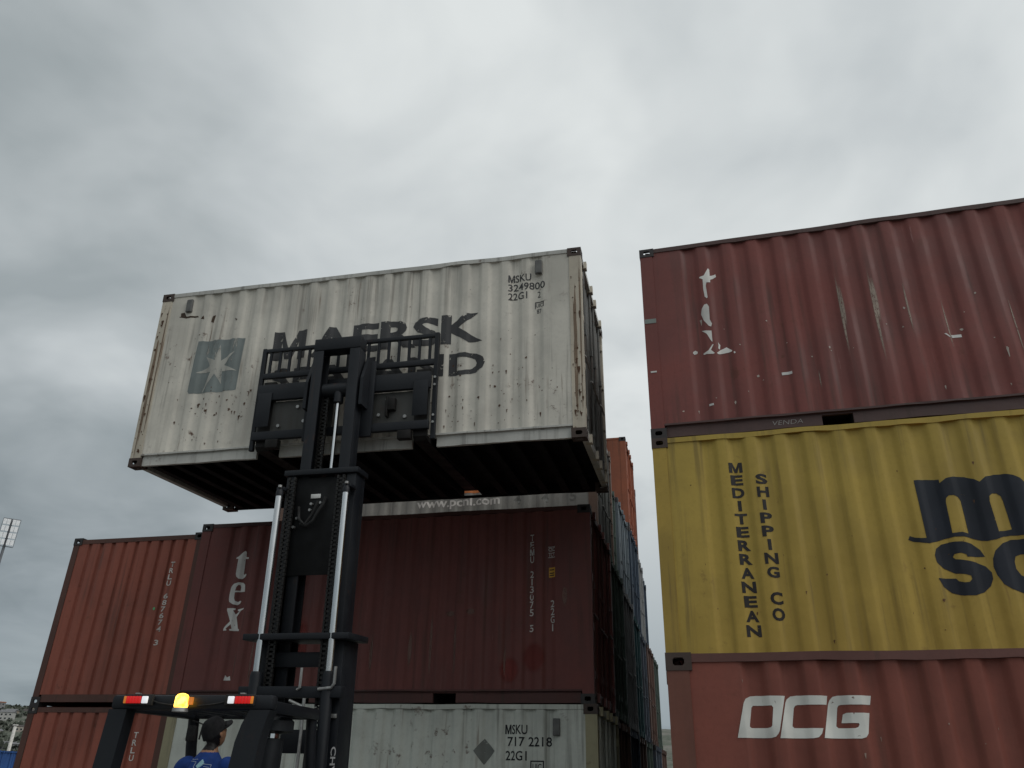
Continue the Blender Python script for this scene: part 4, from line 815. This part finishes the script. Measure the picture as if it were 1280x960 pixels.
for j in range(9):
    ph = math.pi/2*j/8
    for i in range(28):
        t = 2*math.pi*i/28; r_ = math.cos(ph)**.75 if j < 8 else .02
        cb.v.append(tuple(HM @ Vector((.089*r_*math.cos(t), -.004+.109*r_*math.sin(t), .022+.112*math.sin(ph)-.012*(1-math.sin(t))*(j == 0)*1.6))))
for j in range(8):
    for i in range(28): cb.f.append((j*28+i, j*28+(i+1) % 28, (j+1)*28+(i+1) % 28, (j+1)*28+i))
cap = put('cap', cb.mesh('cap', True), CAP, per)
bb = MB(); nb = 14
for lay in (0, .006):
    for rr in (0, .5, 1):
        for i in range(nb+1):
            t = math.pi*i/nb; bx_ = .082*math.cos(t); by = .045+.055*math.sin(t)+rr*.072*math.sin(t)**.6
            bb.v.append(tuple(HM @ Vector((bx_*(1-.08*rr), by, .030-lay+.022*math.sin(t)*(1-rr*.9)-.018*rr*abs(math.cos(t))))))
m3 = nb+1
for lay in (0, 3*m3):
    for q in range(2):
        for i in range(nb): bb.f.append((lay+q*m3+i, lay+q*m3+i+1, lay+(q+1)*m3+i+1, lay+(q+1)*m3+i))
for i in range(nb): bb.f.append((2*m3+i, 2*m3+i+1, 5*m3+i+1, 5*m3+i)); bb.f.append((i, i+1, 3*m3+i+1, 3*m3+i))
put('brim', bb.mesh('brim', True), CAP, cap)
# pale print on the back of the shirt, wrapped onto the cloth
from mathutils.bvhtree import BVHTree
bvh = BVHTree.FromPolygons([v.co for v in pm.vertices], [tuple(p.vertices) for p in pm.polygons])
def on_back(lines, r_):
    mb = MB()
    for ln in lines:
        pts = []
        for (xa, za), (xb, zb) in zip(ln, ln[1:]):
            for q in range(4): pts.append((xa+(xb-xa)*q/4, za+(zb-za)*q/4))
        pts.append(ln[-1]); pp = []
        for a, b in pts:
            hit = bvh.ray_cast(Vector((a, -1.2, b+.04)), Vector((0, 1, 0)))[0]
            if hit: pp.append((hit.x, hit.y-.0015, hit.z))
        if len(pp) > 1: mb.tube(pp, r_, 5)
    return mb
put('shirt_print', on_back([[(-.13, 1.80), (-.10, 1.785), (-.04, 1.79)], [(-.125, 1.775), (-.05, 1.77)], [(-.05, 1.765), (-.065, 1.73), (-.045, 1.715), (-.05, 1.69)], [(.02, 1.755), (.09, 1.75), (.088, 1.73)], [(.03, 1.735), (.08, 1.73)]], .0022).mesh('shirt_print'), plain('print_white', (.45, .52, .6), .7), per)
put('shirt_print', on_back([[(-.035, 1.735), (-.01, 1.765), (.012, 1.785)], [(-.028, 1.728), (.0, 1.755), (.02, 1.775)], [(-.022, 1.72), (.008, 1.745), (.026, 1.762)]], .007).mesh('shirt_print'), plain('print_cyan', (.45, .72, .80), .7), per)

# ------------------------------------------------------------------ far left: floodlight mast, blue container, tree, pole, hillside houses
FLG = plain('weathered_galvanised', (.16, .17, .185), .6, .3); LAMPG = plain('lamp_glass_grey', (.78, .79, .80), .4)
fm = empty('floodlight_mast', Matrix.Translation((-81.5, 126.0, 0)) @ Matrix.Rotation(R(32), 4, 'Z'), 'tall grey floodlight mast with a rack of lamps against the sky', 'floodlight')
put('pole', MB().tube([(0, 0, 0), (0, 0, 16), (0, 0, 38.0)], [.42, .32, .17], 14).mesh('pole', 40), FLG, fm)
rk = put('lamp_rack', MB().box(-1.25, 1.25, -.16, -.06, 33.5, 33.6).box(-1.25, 1.25, -.16, -.06, 38.0, 38.12).box(-.10, .10, -.25, -.17, 33.4, 38.0).box(-1.28, -1.22, -.16, -.06, 33.6, 38.0).box(1.22, 1.28, -.16, -.06, 33.6, 38.0).mesh('lamp_rack'), FLG, fm)
for i, x_ in enumerate((-.92, -.38, .38, .92)):
    for j in range(4):
        z_ = 34.15+j*1.1
        lm = put('lamp', MB().prismx([(-.72, z_-.48), (-.25, z_-.30), (-.20, z_+.28), (-.66, z_+.44)], x_-.25, x_+.25).mesh('lamp'), FLG, rk)
        put('lens', MB().prismx([(-.745, z_-.47), (-.722, z_-.47), (-.662, z_+.43), (-.685, z_+.43)], x_-.24, x_+.24).mesh('lens'), LAMPG, lm)
bl = container(Matrix.Translation((-32.0, 52.6, 0)) @ Matrix.Rotation(R(-14), 4, 'Z'), 'blue container with a white mark far off at the lower left edge', tuple([paint('far_blue_paint', (.020, .075, .24), rust=.2, streak=.2, spots=.2, seed=51)]*4))
decal('mark', polys([[[(2.25, 1.2), (2.42, 1.2), (2.60, 1.75), (2.42, 1.75)]]]), bl[1], WHITE_P)
pw = put('pole', MB().tube([(0, 0, 0), (0, 0, 4.2), (0, 0, 4.3)], [.12, .11, .06], 12).bbox(-.16, .16, -.10, .10, 4.3, 4.38, .03).mesh('pole', 40), plain('white_pole_paint', (.66, .63, .58), .6), mw=Matrix.Translation((-34.0, 59.8, 0)))
tag(pw, 'slim white pole beside the far left container stack', 'pole')
LEAF = plain('dark_leaves', (.040, .062, .030), .7, var=.5, scale=2); BARK = plain('bark', (.09, .07, .05), .9, var=.3)
def tree(mw, label, h, rx, n, sd_):
    rd = random.Random(sd_); t = empty('tree', mw, label, 'tree', 'trees beyond the yard')
    mb = MB().tube([(0, 0, 0), (.1, .05, h*.3), (.02, -.1, h*.62)], [.22, .17, .08], 8)
    for k in range(7):
        a = rd.uniform(0, 6.28); mb.tube([(.05, 0, h*rd.uniform(.25, .45)), (math.cos(a)*rx*.5, math.sin(a)*rx*.5, h*rd.uniform(.5, .7)), (math.cos(a)*rx*.8, math.sin(a)*rx*.8, h*rd.uniform(.6, .85))], [.09, .05, .02], 5)
    put('trunk', mb.mesh('trunk', 40), BARK, t); lf = MB(); cl = [(rd.gauss(0, rx*.42), rd.gauss(0, rx*.42), h*rd.uniform(.38, .95), rd.uniform(.35, .8)*rx*.5) for _ in range(16)]
    for _ in range(n):
        c = rd.choice(cl); d = Vector((rd.gauss(0, 1), rd.gauss(0, 1), rd.gauss(0, 1))).normalized()*c[3]*rd.uniform(.55, 1.05); p = Vector(c[:3])+d
        a = Vector((rd.gauss(0, 1), rd.gauss(0, 1), rd.gauss(0, 1))).normalized(); b = a.orthogonal().normalized(); s_ = rd.uniform(.08, .17)
        lf.add([p-a*s_-b*s_*.2, p+b*s_*.5, p+a*s_-b*s_*.2, p-b*s_*.6], [(0, 1, 2, 3)])
    m = bpy.data.meshes.new('crown'); m.from_pydata(lf.v, [], lf.f); m.update(); put('crown', m, LEAF, t)
tree(Matrix.Translation((-57.2, 93.5, 0)), 'dark green bushy tree behind the far blue container', 5.2, 2.6, 5200, 4)
tree(Matrix.Translation((-64.5, 88.0, 0)), 'dark green tree just outside the left edge of the blue container', 5.8, 3.0, 4200, 9)
WALLC = [plain('render_'+n, c, .9, var=.15, scale=.6) for n, c in (('cream', (.33, .30, .26)), ('white', (.42, .41, .39)), ('sand', (.27, .22, .17)), ('grey', (.22, .22, .22)))]
ROOFC = [plain('roof_'+n, c, .9, var=.3, scale=1.5) for n, c in (('terracotta', (.20, .085, .05)), ('grey_sheet', (.16, .16, .165)), ('dark_tile', (.06, .05, .048)))]
WINM = plain('dark_window_glass', (.03, .035, .04), .15)
rd = random.Random(5); desc = [('cream', 'white', 'sand', 'grey'), ('terracotta', 'grey sheet', 'dark tile')]
for k in range(12):
    az = R(-31.6+.27*k+rd.uniform(-.08, .08)); d = (560, 690, 830, 960, 620, 760, 900)[k % 7]+rd.uniform(-30, 30); z_ = hill_h(az, d)-.6
    wi, ri = k % 4, (k // 4) % 3; sx, sy, hh = rd.uniform(7, 11), rd.uniform(6, 8), rd.choice((3.2, 3.4, 6.0))
    ho = empty('house', Matrix.Translation((math.sin(az)*d, math.cos(az)*d, z_)) @ Matrix.Rotation(-az+rd.uniform(-.5, .5), 4, 'Z'), '%s house with %s roof among scrub on the far hillside' % (desc[0][wi], desc[1][ri]), 'house', 'houses on the far hillside')
    put('wall', MB().box(-sx/2, sx/2, -sy/2, sy/2, -2, hh).mesh('wall'), WALLC[wi], ho)
    put('roof', MB().prismx([(-sy/2-.4, hh-.05), (sy/2+.4, hh-.05), (0, hh+rd.uniform(.9, 2.0))], -sx/2-.4, sx/2+.4).mesh('roof'), ROOFC[ri], ho)
    for f_ in range(1 if hh < 5 else 2):
        for x_ in (-sx*.3, 0, sx*.3): put('window', MB().box(x_-.6, x_+.6, -sy/2-.06, -sy/2+.02, 1.0+f_*2.8, 2.2+f_*2.8).mesh('window'), WINM, ho)
sb_ = MB()
for k in range(1500):
    az = R(rd.uniform(-40, -22)); d = rd.uniform(380, 1080); p = Vector((math.sin(az)*d, math.cos(az)*d, hill_h(az, d))); s_ = rd.uniform(1.2, 3.4)
    for q in range(7):
        c = p+Vector((rd.gauss(0, s_*.5), rd.gauss(0, s_*.5), rd.uniform(0, s_))); a = Vector((rd.gauss(0, 1), rd.gauss(0, 1), rd.gauss(0, 1))).normalized(); b = a.orthogonal().normalized()
        sb_.add([c-a*s_*.6, c+b*s_*.45, c+a*s_*.6, c-b*s_*.45], [(0, 1, 2, 3)])
m = bpy.data.meshes.new('hillside_scrub'); m.from_pydata(sb_.v, [], sb_.f); m.update()
so = put('hillside_scrub', m, plain('grey_green_scrub', (.055, .064, .048), .9, var=.5, scale=.4)); tag(so, 'dark scrub and bushes covering the far hillside', 'scrub'); so['kind'] = 'stuff'
